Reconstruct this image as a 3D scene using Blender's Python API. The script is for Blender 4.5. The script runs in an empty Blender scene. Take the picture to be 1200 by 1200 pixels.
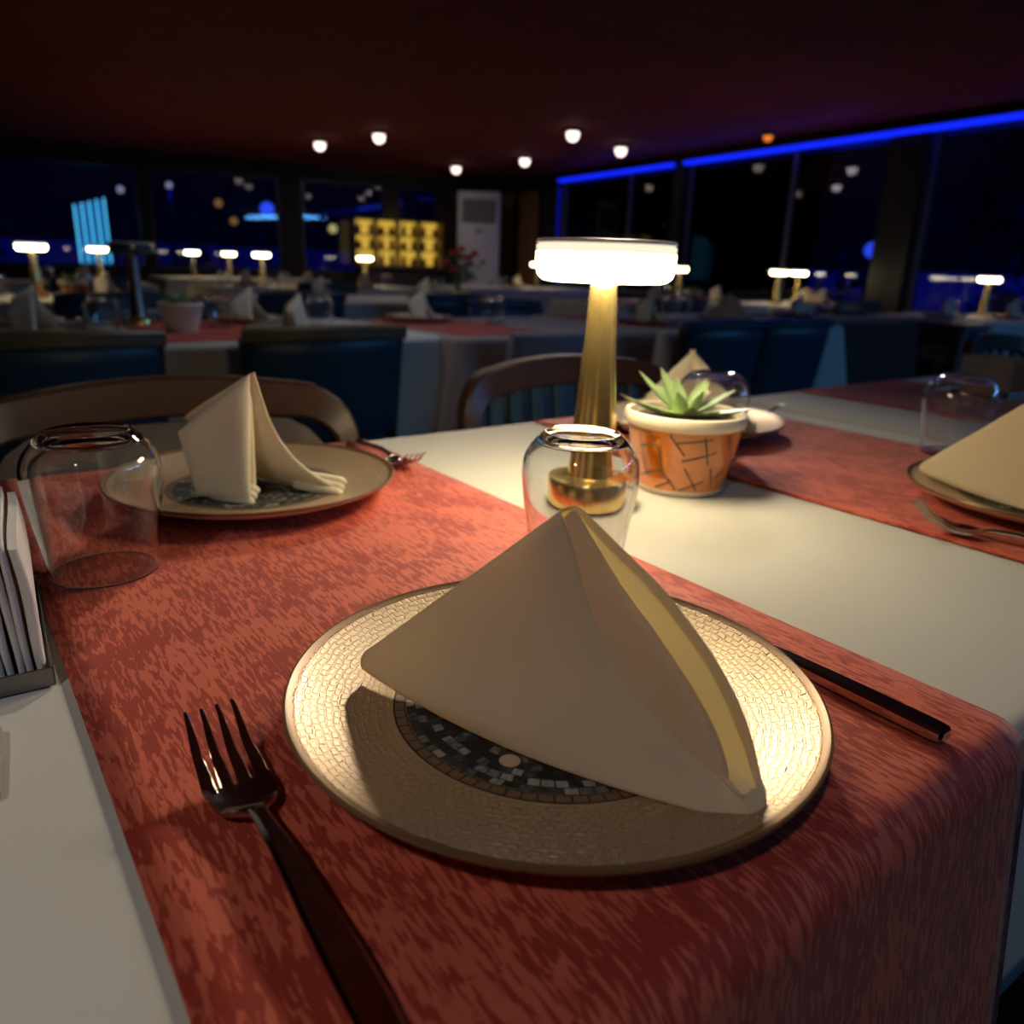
import bpy, bmesh, math, random
from mathutils import Vector, Matrix, Quaternion
PI = math.pi
R = math.radians
random.seed(7)
SC = bpy.context.scene
COL = SC.collection

# ------------------------------------------------------------------ camera
cam_data = bpy.data.cameras.new('camera')
cam = bpy.data.objects.new('camera', cam_data)
COL.objects.link(cam)
_r = Vector((0.806496596, -0.590352995, 0.032350912))
_u = Vector((0.155956948, 0.265198209, 0.951497420))
_b = Vector((-0.570298756, -0.762334081, 0.305951104))
cam.matrix_world = Matrix(((_r.x, _u.x, _b.x, 0.0), (_r.y, _u.y, _b.y, 0.0), (_r.z, _u.z, _b.z, 0.99), (0, 0, 0, 1)))
cam_data.sensor_width = 36.0
cam_data.lens = 36.0 * 905 / 1200
cam_data.clip_start = 0.02
cam_data.clip_end = 300
cam_data.dof.use_dof = True
cam_data.dof.focus_distance = 0.455
cam_data.dof.aperture_fstop = 6.6
SC.camera = cam

# ------------------------------------------------------------------ world, exposure
W = bpy.data.worlds.new('night')
SC.world = W
W.use_nodes = True
W.node_tree.nodes['Background'].inputs[0].default_value = (0.05, 0.08, 0.50, 1)
W.node_tree.nodes['Background'].inputs[1].default_value = 0.022
SC.view_settings.view_transform = 'Standard'
SC.view_settings.look = 'None'
SC.view_settings.exposure = 0.0
SC.view_settings.gamma = 1.0
SC.view_settings.use_curve_mapping = False
SC.cycles.use_denoising = True
SC.cycles.max_bounces = 14
SC.cycles.transparent_max_bounces = 24
SC.cycles.transmission_bounces = 12
SC.cycles.glossy_bounces = 6
SC.cycles.sample_clamp_indirect = 6.0
SC.cycles.blur_glossy = 0.6

# room frame: corner between the two glazed walls, local x runs along the left wall, local y along the right wall
KX, KY = 7.37, 10.29
RA = R(171.8)
CEIL = 2.16
def room(x, y, z=0.0):
    return Vector((KX + math.cos(RA) * x - math.sin(RA) * y, KY + math.sin(RA) * x + math.cos(RA) * y, z))

LAMP_E = 34.0        # glow of the table lamps
LAMP_COL = (1.0, 0.83, 0.50)
LED_COL = (0.005, 0.02, 1.0)

def area_light(name, loc, target, size, power, col, size_y=None, spread=None):
    l = bpy.data.lights.new(name, 'AREA')
    l.energy = power
    l.color = col
    l.size = size
    if size_y:
        l.shape = 'RECTANGLE'
        l.size_y = size_y
    else:
        l.shape = 'DISK'
    if spread:
        l.spread = spread
    o = bpy.data.objects.new(name, l)
    COL.objects.link(o)
    o.location = loc
    d = Vector(target) - Vector(loc)
    o.rotation_euler = d.to_track_quat('-Z', 'Y').to_euler()
    return o
# added fill lights at ceiling height, without fittings of their own
area_light('fill_light_over_guest', (-0.75, -0.35, CEIL - 0.03), (-0.15, 0.25, 0.75), 0.10, 0.85, (1.0, 0.95, 0.90), spread=R(70))
area_light('lamp_fill_over_table', (2.15, 2.25, CEIL - 0.03), (0.25, 0.45, 0.75), 0.24, 2.7, (1.0, 0.86, 0.68), spread=R(44))  # added beam along the table lamp's direction, carries its light and shadows further
area_light('fill_light_second_row', (1.2, 2.4, CEIL - 0.03), (1.2, 2.4, 0), 0.10, 2.0, (0.88, 0.90, 1.0), spread=R(120))
area_light('fill_light_third_row', (2.6, 4.4, CEIL - 0.03), (2.6, 4.4, 0), 0.10, 1.6, (1.0, 0.9, 0.85), spread=R(130))
area_light('fill_light_far_row', (4.6, 7.8, CEIL - 0.03), (4.9, 8.3, 0.6), 0.10, 7.0, (1.0, 0.85, 0.78), spread=R(150))
# added cyan fill for the chair backs, then blue light along the LED strip
area_light('cyan_fill', room(0.25, 11.6, 2.03), room(4.5, 9.0, 0.6), 4.5, 36.0, (0.12, 0.46, 1.0), size_y=0.08)
area_light('led_glow_far', room(0.22, 4.6, 2.03), room(2.4, 4.6, 0.5), 4.0, 3.5, (0.03, 0.06, 1.0), size_y=0.08)

# ------------------------------------------------------------------ materials
MATS = {}
def mat(name):
    m = bpy.data.materials.new(name)
    m.use_nodes = True
    nt = m.node_tree
    return m, nt, nt.nodes['Principled BSDF'], nt.nodes['Material Output']

def simple(name, col, rough=0.5, metal=0.0, bump=None, var=0.0, spec=0.5, coat=0.0):
    """principled surface with a little procedural colour variation and grain"""
    m, nt, p, out = mat(name)
    p.inputs['Roughness'].default_value = rough
    p.inputs['Metallic'].default_value = metal
    p.inputs['Specular IOR Level'].default_value = spec
    p.inputs['Coat Weight'].default_value = coat
    tc = nt.nodes.new('ShaderNodeTexCoord')
    nz = nt.nodes.new('ShaderNodeTexNoise')
    nz.inputs['Scale'].default_value = bump[0] if bump else 30
    nz.inputs['Detail'].default_value = 3
    nt.links.new(tc.outputs['Object'], nz.inputs['Vector'])
    mx = nt.nodes.new('ShaderNodeMix')
    mx.data_type = 'RGBA'
    mx.inputs[6].default_value = (*[c * (1 - var) for c in col], 1)
    mx.inputs[7].default_value = (*[min(1, c * (1 + var)) for c in col], 1)
    nt.links.new(nz.outputs['Fac'], mx.inputs[0])
    nt.links.new(mx.outputs[2], p.inputs['Base Color'])
    if bump:
        b = nt.nodes.new('ShaderNodeBump')
        b.inputs['Strength'].default_value = bump[1]
        b.inputs['Distance'].default_value = bump[2]
        nt.links.new(nz.outputs['Fac'], b.inputs['Height'])
        nt.links.new(b.outputs['Normal'], p.inputs['Normal'])
    MATS[name] = m
    return m

def emit(name, col, strength):
    m = bpy.data.materials.new(name)
    m.use_nodes = True
    nt = m.node_tree
    nt.nodes.remove(nt.nodes['Principled BSDF'])
    e = nt.nodes.new('ShaderNodeEmission')
    e.inputs[0].default_value = (*col, 1)
    e.inputs[1].default_value = strength
    nt.links.new(e.outputs[0], nt.nodes['Material Output'].inputs[0])
    MATS[name] = m
    return m

def cloth_mat(name, col, translucent, weave=900.0, strength=0.12):
    m, nt, p, out = mat(name)
    p.inputs['Roughness'].default_value = 0.85
    p.inputs['Specular IOR Level'].default_value = 0.2
    p.inputs['Sheen Weight'].default_value = 0.15
    tc = nt.nodes.new('ShaderNodeTexCoord')
    nz = nt.nodes.new('ShaderNodeTexNoise')
    nz.inputs['Scale'].default_value = 14
    nz.inputs['Detail'].default_value = 4
    nt.links.new(tc.outputs['Object'], nz.inputs['Vector'])
    mx = nt.nodes.new('ShaderNodeMix')
    mx.data_type = 'RGBA'
    mx.inputs[6].default_value = (*[c * .95 for c in col], 1)
    mx.inputs[7].default_value = (*col, 1)
    nt.links.new(nz.outputs['Fac'], mx.inputs[0])
    nt.links.new(mx.outputs[2], p.inputs['Base Color'])
    wv = nt.nodes.new('ShaderNodeTexNoise')
    wv.inputs['Scale'].default_value = weave
    nt.links.new(tc.outputs['Object'], wv.inputs['Vector'])
    b = nt.nodes.new('ShaderNodeBump')
    b.inputs['Strength'].default_value = strength
    b.inputs['Distance'].default_value = 0.0006
    nt.links.new(wv.outputs['Fac'], b.inputs['Height'])
    nt.links.new(b.outputs['Normal'], p.inputs['Normal'])
    if translucent:
        t = nt.nodes.new('ShaderNodeBsdfTranslucent')
        t.inputs[0].default_value = (min(1, col[0] * 1.17), col[1] * .93, col[2] * .34, 1)
        ms = nt.nodes.new('ShaderNodeMixShader')
        ms.inputs[0].default_value = translucent
        nt.links.new(p.outputs[0], ms.inputs[1])
        nt.links.new(t.outputs[0], ms.inputs[2])
        nt.links.new(ms.outputs[0], out.inputs[0])
    MATS[name] = m
    return m

cloth_mat('napkin_linen', (0.86, 0.78, 0.62), 0.36)
cloth_mat('napkin_thick', (0.82, 0.73, 0.56), 0.10)
cloth_mat('rose_linen', (0.44, 0.34, 0.31), 0.0, weave=500)
cloth_mat('table_linen', (0.62, 0.60, 0.55), 0.0, weave=500, strength=0.15)
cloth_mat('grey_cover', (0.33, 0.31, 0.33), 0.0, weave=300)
cloth_mat('paper_white', (0.84, 0.80, 0.78), 0.10, weave=300, strength=0.05)
cloth_mat('brown_cloth', (0.07, 0.045, 0.04), 0.0, weave=300)

def runner_mat():
    m, nt, p, out = mat('runner_damask')
    p.inputs['Roughness'].default_value = 0.62
    p.inputs['Specular IOR Level'].default_value = 0.25
    p.inputs['Sheen Weight'].default_value = 0.12
    N = nt.nodes.new
    tc = N('ShaderNodeTexCoord')
    mp = N('ShaderNodeMapping')
    mp.inputs['Scale'].default_value = (430, 66, 66)
    mp.inputs['Rotation'].default_value = (0, 0, R(-8))
    nt.links.new(tc.outputs['Object'], mp.inputs['Vector'])
    nz = N('ShaderNodeTexNoise')
    nz.inputs['Scale'].default_value = 1.0
    nz.inputs['Detail'].default_value = 2.2
    nz.inputs['Distortion'].default_value = 0.55
    nt.links.new(mp.outputs[0], nz.inputs['Vector'])
    big = N('ShaderNodeTexNoise')
    big.inputs['Scale'].default_value = 22
    nt.links.new(tc.outputs['Object'], big.inputs['Vector'])
    ad = N('ShaderNodeMath')
    ad.operation = 'MULTIPLY_ADD'
    ad.inputs[1].default_value = 0.55
    nt.links.new(big.outputs['Fac'], ad.inputs[0])
    nt.links.new(nz.outputs['Fac'], ad.inputs[2])
    cr = N('ShaderNodeValToRGB')
    cr.color_ramp.elements[0].position = 0.735
    cr.color_ramp.elements[0].color = (0.38, 0.042, 0.023, 1)
    cr.color_ramp.elements[1].position = 0.80
    cr.color_ramp.elements[1].color = (0.66, 0.130, 0.072, 1)
    nt.links.new(ad.outputs[0], cr.inputs[0])
    nt.links.new(cr.outputs[0], p.inputs['Base Color'])
    mp2 = N('ShaderNodeMapping')
    mp2.inputs['Scale'].default_value = (1400, 120, 120)
    nt.links.new(tc.outputs['Object'], mp2.inputs['Vector'])
    fine = N('ShaderNodeTexNoise')
    fine.inputs['Scale'].default_value = 1.0
    nt.links.new(mp2.outputs[0], fine.inputs['Vector'])
    hs = N('ShaderNodeMath')
    hs.operation = 'ADD'
    nt.links.new(fine.outputs['Fac'], hs.inputs[0])
    nt.links.new(cr.outputs[0], hs.inputs[1])
    b = N('ShaderNodeBump')
    b.inputs['Strength'].default_value = 0.35
    b.inputs['Distance'].default_value = 0.0007
    nt.links.new(hs.outputs[0], b.inputs['Height'])
    nt.links.new(b.outputs['Normal'], p.inputs['Normal'])
    MATS['runner'] = m
runner_mat()

def plate_mat():
    m, nt, p, out = mat('pearl_glaze_with_mosaic')
    N = nt.nodes.new
    L = nt.links.new
    tc = N('ShaderNodeTexCoord')
    sp = N('ShaderNodeSeparateXYZ')
    L(tc.outputs['Object'], sp.inputs[0])
    def mth(op, a, b=None):
        n = N('ShaderNodeMath')
        n.operation = op
        for i, x in enumerate((a, b)):
            if x is None: continue
            if isinstance(x, (int, float)): n.inputs[i].default_value = x
            else: L(x, n.inputs[i])
        return n.outputs[0]
    x, y = sp.outputs[0], sp.outputs[1]
    r = mth('SQRT', mth('ADD', mth('MULTIPLY', x, x), mth('MULTIPLY', y, y)))
    th = mth('ARCTAN2', y, x)
    nz = N('ShaderNodeTexNoise')
    nz.inputs['Scale'].default_value = 90
    L(tc.outputs['Object'], nz.inputs['Vector'])
    nf = mth('SUBTRACT', nz.outputs['Fac'], 0.5)
    cv = N('ShaderNodeCombineXYZ')
    L(mth('ADD', mth('MULTIPLY', th, 0.11), mth('MULTIPLY', nf, 0.007)), cv.inputs[0])
    L(mth('ADD', r, mth('MULTIPLY', nf, 0.005)), cv.inputs[1])
    def brick(w, h, mortar, vec):
        b = N('ShaderNodeTexBrick')
        b.inputs['Scale'].default_value = 1.0
        b.inputs['Brick Width'].default_value = w
        b.inputs['Row Height'].default_value = h
        b.inputs['Mortar Size'].default_value = mortar
        b.inputs['Mortar Smooth'].default_value = 0.6
        b.offset = 0.43
        L(vec, b.inputs['Vector'])
        return b
    emb = brick(0.0052, 0.0037, 0.0007, cv.outputs[0])
    # mosaic tiles in rings
    cv2 = N('ShaderNodeCombineXYZ')
    L(mth('ADD', mth('MULTIPLY', th, 0.058), mth('MULTIPLY', nf, 0.0022)), cv2.inputs[0])
    L(mth('ADD', r, mth('MULTIPLY', nf, 0.0016)), cv2.inputs[1])
    tile = brick(0.0052, 0.0054, 0.00045, cv2.outputs[0])
    tile.inputs['Color1'].default_value = (0, 0, 0, 1)
    tile.inputs['Color2'].default_value = (1, 1, 1, 1)
    tile.inputs['Mortar'].default_value = (0.36, 0.36, 0.36, 1)
    tr = N('ShaderNodeValToRGB')
    e = tr.color_ramp.elements
    e[0].position, e[0].color = 0.0, (0.012, 0.016, 0.022, 1)
    e[1].position, e[1].color = 1.0, (0.40, 0.37, 0.31, 1)
    for pos, c in ((0.34, (0.012, 0.014, 0.018, 1)), (0.38, (0.05, 0.042, 0.034, 1)), (0.55, (0.02, 0.045, 0.06, 1)), (0.66, (0.10, 0.11, 0.11, 1))):
        k = e.new(pos)
        k.color = c
    sc = N('ShaderNodeTexNoise')
    sc.inputs['Scale'].default_value = 420
    L(tc.outputs['Object'], sc.inputs['Vector'])
    L(mth('ADD', tile.outputs['Color'], mth('MULTIPLY', mth('SUBTRACT', sc.outputs['Fac'], 0.5), 0.55)), tr.inputs[0])
    def mixc(f, a, b):
        mx = N('ShaderNodeMix')
        mx.data_type = 'RGBA'
        L(f, mx.inputs[0])
        for i, c in ((6, a), (7, b)):
            if isinstance(c, tuple): mx.inputs[i].default_value = c
            else: L(c, mx.inputs[i])
        return mx.outputs[2]
    glaze = (0.52, 0.385, 0.245, 1)
    ringtile = mixc(tile.outputs['Fac'], (0.20, 0.12, 0.065, 1), (0.02, 0.014, 0.01, 1))
    c = mixc(mth('GREATER_THAN', r, 0.0800), tr.outputs[0], ringtile)
    c = mixc(mth('GREATER_THAN', r, 0.0862), c, (0.012, 0.010, 0.010, 1))
    inmed = mth('LESS_THAN', r, 0.0872)
    c = mixc(inmed, glaze, c)
    # the small pale boss set off centre in the mosaic
    dx, dy = mth('SUBTRACT', x, -0.052), mth('SUBTRACT', y, -0.031)
    rd = mth('SQRT', mth('ADD', mth('MULTIPLY', dx, dx), mth('MULTIPLY', dy, dy)))
    c = mixc(mth('LESS_THAN', rd, 0.0062), c, (0.02, 0.015, 0.012, 1))
    c = mixc(mth('LESS_THAN', rd, 0.0052), c, (0.62, 0.47, 0.30, 1))
    c = mixc(mth('GREATER_THAN', r, 0.1370), c, (0.20, 0.105, 0.045, 1))
    L(c, p.inputs['Base Color'])
    outm = mth('SUBTRACT', 1.0, inmed)
    L(mth('MULTIPLY', outm, 0.5), p.inputs['Metallic'])
    L(mth('ADD', 0.38, mth('MULTIPLY', inmed, 0.18)), p.inputs['Roughness'])
    b = N('ShaderNodeBump')
    b.inputs['Strength'].default_value = 0.9
    b.inputs['Distance'].default_value = 0.0014
    L(mth('MULTIPLY', mth('MULTIPLY', mth('SUBTRACT', 1.0, emb.outputs['Fac']), mth('GREATER_THAN', r, 0.0885)), mth('LESS_THAN', r, 0.138)), b.inputs['Height'])
    L(b.outputs['Normal'], p.inputs['Normal'])
    MATS['plate'] = m
plate_mat()

def glass_mat():
    m, nt, p, out = mat('clear_glass')
    p.inputs['Base Color'].default_value = (0.97, 0.98, 0.98, 1)
    p.inputs['Transmission Weight'].default_value = 1.0
    p.inputs['Roughness'].default_value = 0.0
    p.inputs['IOR'].default_value = 1.47
    MATS['glass'] = m
    m, nt, p, out = mat('window_glass')
    t = nt.nodes.new('ShaderNodeBsdfTransparent')
    t.inputs[0].default_value = (0.55, 0.58, 0.66, 1)
    g = nt.nodes.new('ShaderNodeBsdfGlossy')
    g.inputs['Roughness'].default_value = 0.02
    f = nt.nodes.new('ShaderNodeFresnel')
    f.inputs[0].default_value = 1.5
    ms = nt.nodes.new('ShaderNodeMixShader')
    nt.links.new(f.outputs[0], ms.inputs[0])
    nt.links.new(t.outputs[0], ms.inputs[1])
    nt.links.new(g.outputs[0], ms.inputs[2])
    nt.links.new(ms.outputs[0], out.inputs[0])
    MATS['window_glass'] = m
glass_mat()

simple('brass', (0.86, 0.62, 0.24), 0.20, 0.92, bump=(400, 0.02, 0.0005), var=0.02)
simple('steel', (0.56, 0.53, 0.51), 0.14, 1.0, bump=(300, 0.03, 0.0004), var=0.05)
simple('dark_steel', (0.22, 0.21, 0.21), 0.30, 1.0, var=0.08)
simple('plate_rim', (0.22, 0.115, 0.05), 0.30, 0.2, bump=(500, .2, .0005), var=0.25)
simple('plate_under', (0.62, 0.58, 0.54), 0.25, 0.0, bump=(200, .05, .0005), var=0.05)
simple('pot_glaze', (0.66, 0.22, 0.055), 0.16, 0.0, bump=(120, 0.05, 0.0006), var=0.12, coat=0.6)
simple('pot_cream', (0.80, 0.72, 0.58), 0.35, 0.0, bump=(160, 0.15, 0.0008), var=0.06)
simple('pot_line', (0.10, 0.055, 0.03), 0.45, 0.0, var=0.2)
simple('pot_amber', (0.42, 0.095, 0.004), 0.10, 0.0, var=0.1, coat=0.8)
simple('soil', (0.05, 0.032, 0.02), 0.95, 0.0, bump=(250, 0.8, 0.003), var=0.4)
simple('leather_blue', (0.016, 0.055, 0.092), 0.40, 0.0, bump=(160, 0.18, 0.0008), var=0.2)
simple('leather_brown', (0.075, 0.055, 0.048), 0.5, 0.0, bump=(160, 0.18, 0.0008), var=0.2)
simple('wood_dark', (0.055, 0.028, 0.016), 0.38, 0.0, bump=(60, 0.12, 0.001), var=0.35)
simple('wood_mid', (0.16, 0.10, 0.04), 0.45, 0.0, bump=(60, 0.12, 0.001), var=0.3)
simple('floor_dark', (0.025, 0.020, 0.020), 0.35, 0.0, bump=(12, 0.1, 0.002), var=0.3)
simple('ceiling_red', (0.30, 0.036, 0.024), 0.85, 0.0, bump=(9, 0.3, 0.01), var=0.55)
simple('wall_dark', (0.030, 0.022, 0.022), 0.8, 0.0, bump=(40, 0.2, 0.002), var=0.2)
simple('frame_dark', (0.022, 0.020, 0.026), 0.4, 0.2, var=0.1)
simple('frame_white', (0.16, 0.16, 0.20), 0.5, 0.0, var=0.05)
simple('white_plastic', (0.55, 0.52, 0.54), 0.4, 0.0, var=0.04)
simple('grey_plastic', (0.16, 0.145, 0.14), 0.5, 0.0, var=0.08)
simple('curtain_brown', (0.26, 0.12, 0.055), 0.9, 0.0, bump=(80, 0.2, 0.002), var=0.2)
simple('curtain_olive', (0.22, 0.17, 0.05), 0.9, 0.0, bump=(80, 0.2, 0.002), var=0.2)
simple('smoked', (0.05, 0.07, 0.09), 0.12, 0.0, var=0.05, coat=0.8)
simple('white_gloss', (0.75, 0.74, 0.72), 0.3, 0.0, var=0.03)
simple('amber_glass', (0.55, 0.20, 0.02), 0.12, 0.0, var=0.2, coat=0.5)
simple('dark_glass', (0.03, 0.025, 0.02), 0.10, 0.0, var=0.2, coat=0.5)
simple('rose_red', (0.55, 0.02, 0.035), 0.6, 0.0, bump=(90, .3, .002), var=0.3)
simple('rose_pink', (0.60, 0.20, 0.38), 0.6, 0.0, bump=(90, .3, .002), var=0.3)
simple('leaf_dark', (0.03, 0.11, 0.025), 0.5, 0.0, var=0.4)
simple('card_grey', (0.30, 0.27, 0.26), 0.5, 0.0, var=0.05)
simple('terrace_stone', (0.22, 0.22, 0.26), 0.8, 0.0, bump=(20, .2, .004), var=0.2)
simple('leaf_tree', (0.03, 0.06, 0.02), 0.9, 0.0, bump=(8, .5, .05), var=0.5)

def leaf_mat():
    m, nt, p, out = mat('succulent_leaf')
    p.inputs['Roughness'].default_value = 0.36
    p.inputs['Subsurface Weight'].default_value = 0.15
    p.inputs['Subsurface Radius'].default_value = (0.004, 0.006, 0.002)
    at = nt.nodes.new('ShaderNodeAttribute')
    at.attribute_name = 'along'
    cr = nt.nodes.new('ShaderNodeValToRGB')
    e = cr.color_ramp.elements
    e[0].position, e[0].color = 0.0, (0.46, 0.58, 0.24, 1)
    e[1].position, e[1].color = 1.0, (0.22, 0.15, 0.07, 1)
    k = e.new(0.35); k.color = (0.27, 0.38, 0.17, 1)
    k = e.new(0.86); k.color = (0.20, 0.29, 0.14, 1)
    nt.links.new(at.outputs['Fac'], cr.inputs[0])
    nt.links.new(cr.outputs[0], p.inputs['Base Color'])
    MATS['leaf'] = m
leaf_mat()
emit('lamp_glow', LAMP_COL, LAMP_E)
emit('lamp_rim', (1.0, 0.90, 0.66), 1.05)
emit('lamp_glow_far', LAMP_COL, 15.0)
emit('spot_glow', (1.0, 0.80, 0.72), 3.0)
emit('spot_orange', (1.0, 0.25, 0.03), 1.0)
emit('led_blue', LED_COL, 1.25)
emit('led_blue_dim', LED_COL, 0.35)
emit('shelf_glow', (1.0, 0.62, 0.08), 0.6)
emit('neon_cyan', (0.12, 0.70, 1.0), 3.0)
emit('neon_panel', (0.008, 0.22, 0.55), 0.8)
emit('bulb_blue', (0.04, 0.10, 1.0), 2.2)
emit('bulb_purple', (0.35, 0.05, 1.0), 1.6)
emit('bulb_pink', (0.75, 0.12, 0.85), 0.7)
emit('bulb_warm', (1.0, 0.45, 0.12), 0.6)
emit('bulb_white', (0.8, 0.85, 1.0), 0.8)
emit('bulb_yellow', (1.0, 0.8, 0.25), 1.4)

# ------------------------------------------------------------------ mesh helpers
def obj(name, bm, m=None, parent=None, smooth=True, recalc=True):
    if recalc:
        bmesh.ops.recalc_face_normals(bm, faces=bm.faces)
    me = bpy.data.meshes.new(name)
    bm.to_mesh(me)
    bm.free()
    ms = m if isinstance(m, (list, tuple)) else [m]
    for k in ms:
        if k: me.materials.append(MATS[k])
    if smooth:
        me.polygons.foreach_set('use_smooth', [True] * len(me.polygons))
        try: me.set_sharp_from_angle(angle=R(38))
        except Exception: pass
    o = bpy.data.objects.new(name, me)
    COL.objects.link(o)
    if parent: o.parent = parent
    return o

def thing(name, label, cat, loc=(0, 0, 0), rz=0.0, group=None):
    o = bpy.data.objects.new(name, None)
    COL.objects.link(o)
    o.empty_display_size = 0.05
    o.location = loc
    o.rotation_euler = (0, 0, rz)
    return tag(o, label, cat, group)

def tag(o, label, cat, group=None):
    o['label'] = label
    o['category'] = cat
    if group: o['group'] = group
    return o

def struct(o):
    o['kind'] = 'structure'
    return o

def dup(src, loc, rz, label, group=None):
    """a copy of a thing with copies of its parts and their sub-parts (mesh data shared)"""
    r = src.copy()
    COL.objects.link(r)
    r.location = loc
    r.rotation_euler = (0, 0, rz)
    r['label'] = label
    if group: r['group'] = group
    for ch in list(src.children):
        c = ch.copy()
        COL.objects.link(c)
        c.parent = r
        for g in list(ch.children):
            d = g.copy()
            COL.objects.link(d)
            d.parent = c
    return r

def box(bm, c, s, bev=0.0, seg=2, rot=None):
    g = bmesh.ops.create_cube(bm, size=1.0)
    vs = g['verts']
    for v in vs:
        v.co = Vector((v.co.x * s[0], v.co.y * s[1], v.co.z * s[2]))
    if bev:
        es = list({e for v in vs for e in v.link_edges})
        r = bmesh.ops.bevel(bm, geom=es, offset=bev, segments=seg, profile=0.5, affect='EDGES')
        vs = list({v for f in r['faces'] for v in f.verts} | {v for v in vs if v.is_valid})
    if rot is not None:
        for v in vs: v.co = rot @ v.co
    for v in vs: v.co += Vector(c)
    return vs

def lathe(bm, prof, seg=48, mats=None, c=(0, 0, 0)):
    """prof: (r, z) list; r==0 makes a pole; mats: material index per profile step"""
    rings = []
    for r, z in prof:
        if r <= 1e-6:
            rings.append([bm.verts.new((c[0], c[1], z + c[2]))])
        else:
            rings.append([bm.verts.new((c[0] + r * math.cos(2 * PI * k / seg), c[1] + r * math.sin(2 * PI * k / seg), z + c[2])) for k in range(seg)])
    for i in range(len(rings) - 1):
        a, b = rings[i], rings[i + 1]
        for k in range(seg):
            j = (k + 1) % seg
            if len(a) == 1 and len(b) == 1: continue
            if len(a) == 1: f = bm.faces.new((a[0], b[k], b[j]))
            elif len(b) == 1: f = bm.faces.new((a[k], b[0], a[j]))
            else: f = bm.faces.new((a[k], b[k], b[j], a[j]))
            if mats: f.material_index = mats[i]
    return rings

def catmull(pts, n, closed=False):
    P = [Vector(p) for p in pts]
    m = len(P)
    def at(i):
        return P[i % m] if closed else P[min(max(i, 0), m - 1)]
    spans = m if closed else m - 1
    out = []
    N = n if closed else n - 1
    for q in range(n):
        t = q / N * spans
        i = min(int(t), spans - 1)
        f = t - i
        a, b, c, d = at(i - 1), at(i), at(i + 1), at(i + 2)
        out.append(0.5 * ((2 * b) + (c - a) * f + (2 * a - 5 * b + 4 * c - d) * f * f + (3 * b - a - 3 * c + d) * f ** 3))
    return out

def by_length(pts, n):
    L = [0.0]
    for a, b in zip(pts, pts[1:]): L.append(L[-1] + (b - a).length)
    out = []
    j = 0
    for q in range(n):
        s = L[-1] * q / (n - 1)
        while j < len(L) - 2 and L[j + 1] < s: j += 1
        d = L[j + 1] - L[j]
        out.append(pts[j].lerp(pts[j + 1], (s - L[j]) / d if d > 0 else 0))
    return out

def tube(bm, pts, rad, seg=10, caps=True, up=(0, 0, 1), squash=1.0):
    P = [Vector(p) for p in pts]
    n = len(P)
    rr = rad if isinstance(rad, (list, tuple)) else [rad] * n
    rings = []
    for i in range(n):
        t = (P[min(i + 1, n - 1)] - P[max(i - 1, 0)]).normalized()
        u = Vector(up)
        if abs(t.dot(u)) > 0.96: u = Vector((0, 1, 0)) if abs(t.y) < .9 else Vector((1, 0, 0))
        s = t.cross(u).normalized()
        w = s.cross(t).normalized()
        rings.append([bm.verts.new(P[i] + s * (rr[i] * math.cos(2 * PI * k / seg)) + w * (rr[i] * squash * math.sin(2 * PI * k / seg))) for k in range(seg)])
    for a, b in zip(rings, rings[1:]):
        for k in range(seg):
            j = (k + 1) % seg
            bm.faces.new((a[k], a[j], b[j], b[k]))
    if caps:
        bm.faces.new(rings[0][::-1])
        bm.faces.new(rings[-1])
    return rings

def sweep(bm, pts, w, d, depth=(0, 1, 0), bev=0.3, caps=True):
    """rounded rectangular bar: w across in the bend plane, d along the depth axis; w and d may be lists"""
    P = [Vector(p) for p in pts]
    n = len(P)
    W_ = w if isinstance(w, (list, tuple)) else [w] * n
    D_ = d if isinstance(d, (list, tuple)) else [d] * n
    rings = []
    for i in range(n):
        t = (P[min(i + 1, n - 1)] - P[max(i - 1, 0)]).normalized()
        s = t.cross(Vector(depth)).normalized()
        q = s.cross(t).normalized()
        a, b = W_[i] / 2, D_[i] / 2
        c = bev * min(a, b)
        prof = [(a, b - c), (a - c, b), (-a + c, b), (-a, b - c), (-a, -b + c), (-a + c, -b), (a - c, -b), (a, -b + c)]
        rings.append([bm.verts.new(P[i] + s * x + q * y) for x, y in prof])
    for a, b in zip(rings, rings[1:]):
        for k in range(8):
            j = (k + 1) % 8
            bm.faces.new((a[k], b[k], b[j], a[j]))
    if caps:
        bm.faces.new(rings[0])
        bm.faces.new(rings[-1][::-1])
    return rings

def grid_faces(bm, G, close_u=False):
    nu, nv = len(G), len(G[0])
    for i in range(nu if close_u else nu - 1):
        for j in range(nv - 1):
            a, b, c, d = G[i][j], G[(i + 1) % nu][j], G[(i + 1) % nu][j + 1], G[i][j + 1]
            try: bm.faces.new((a, b, c, d))
            except ValueError: pass

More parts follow.
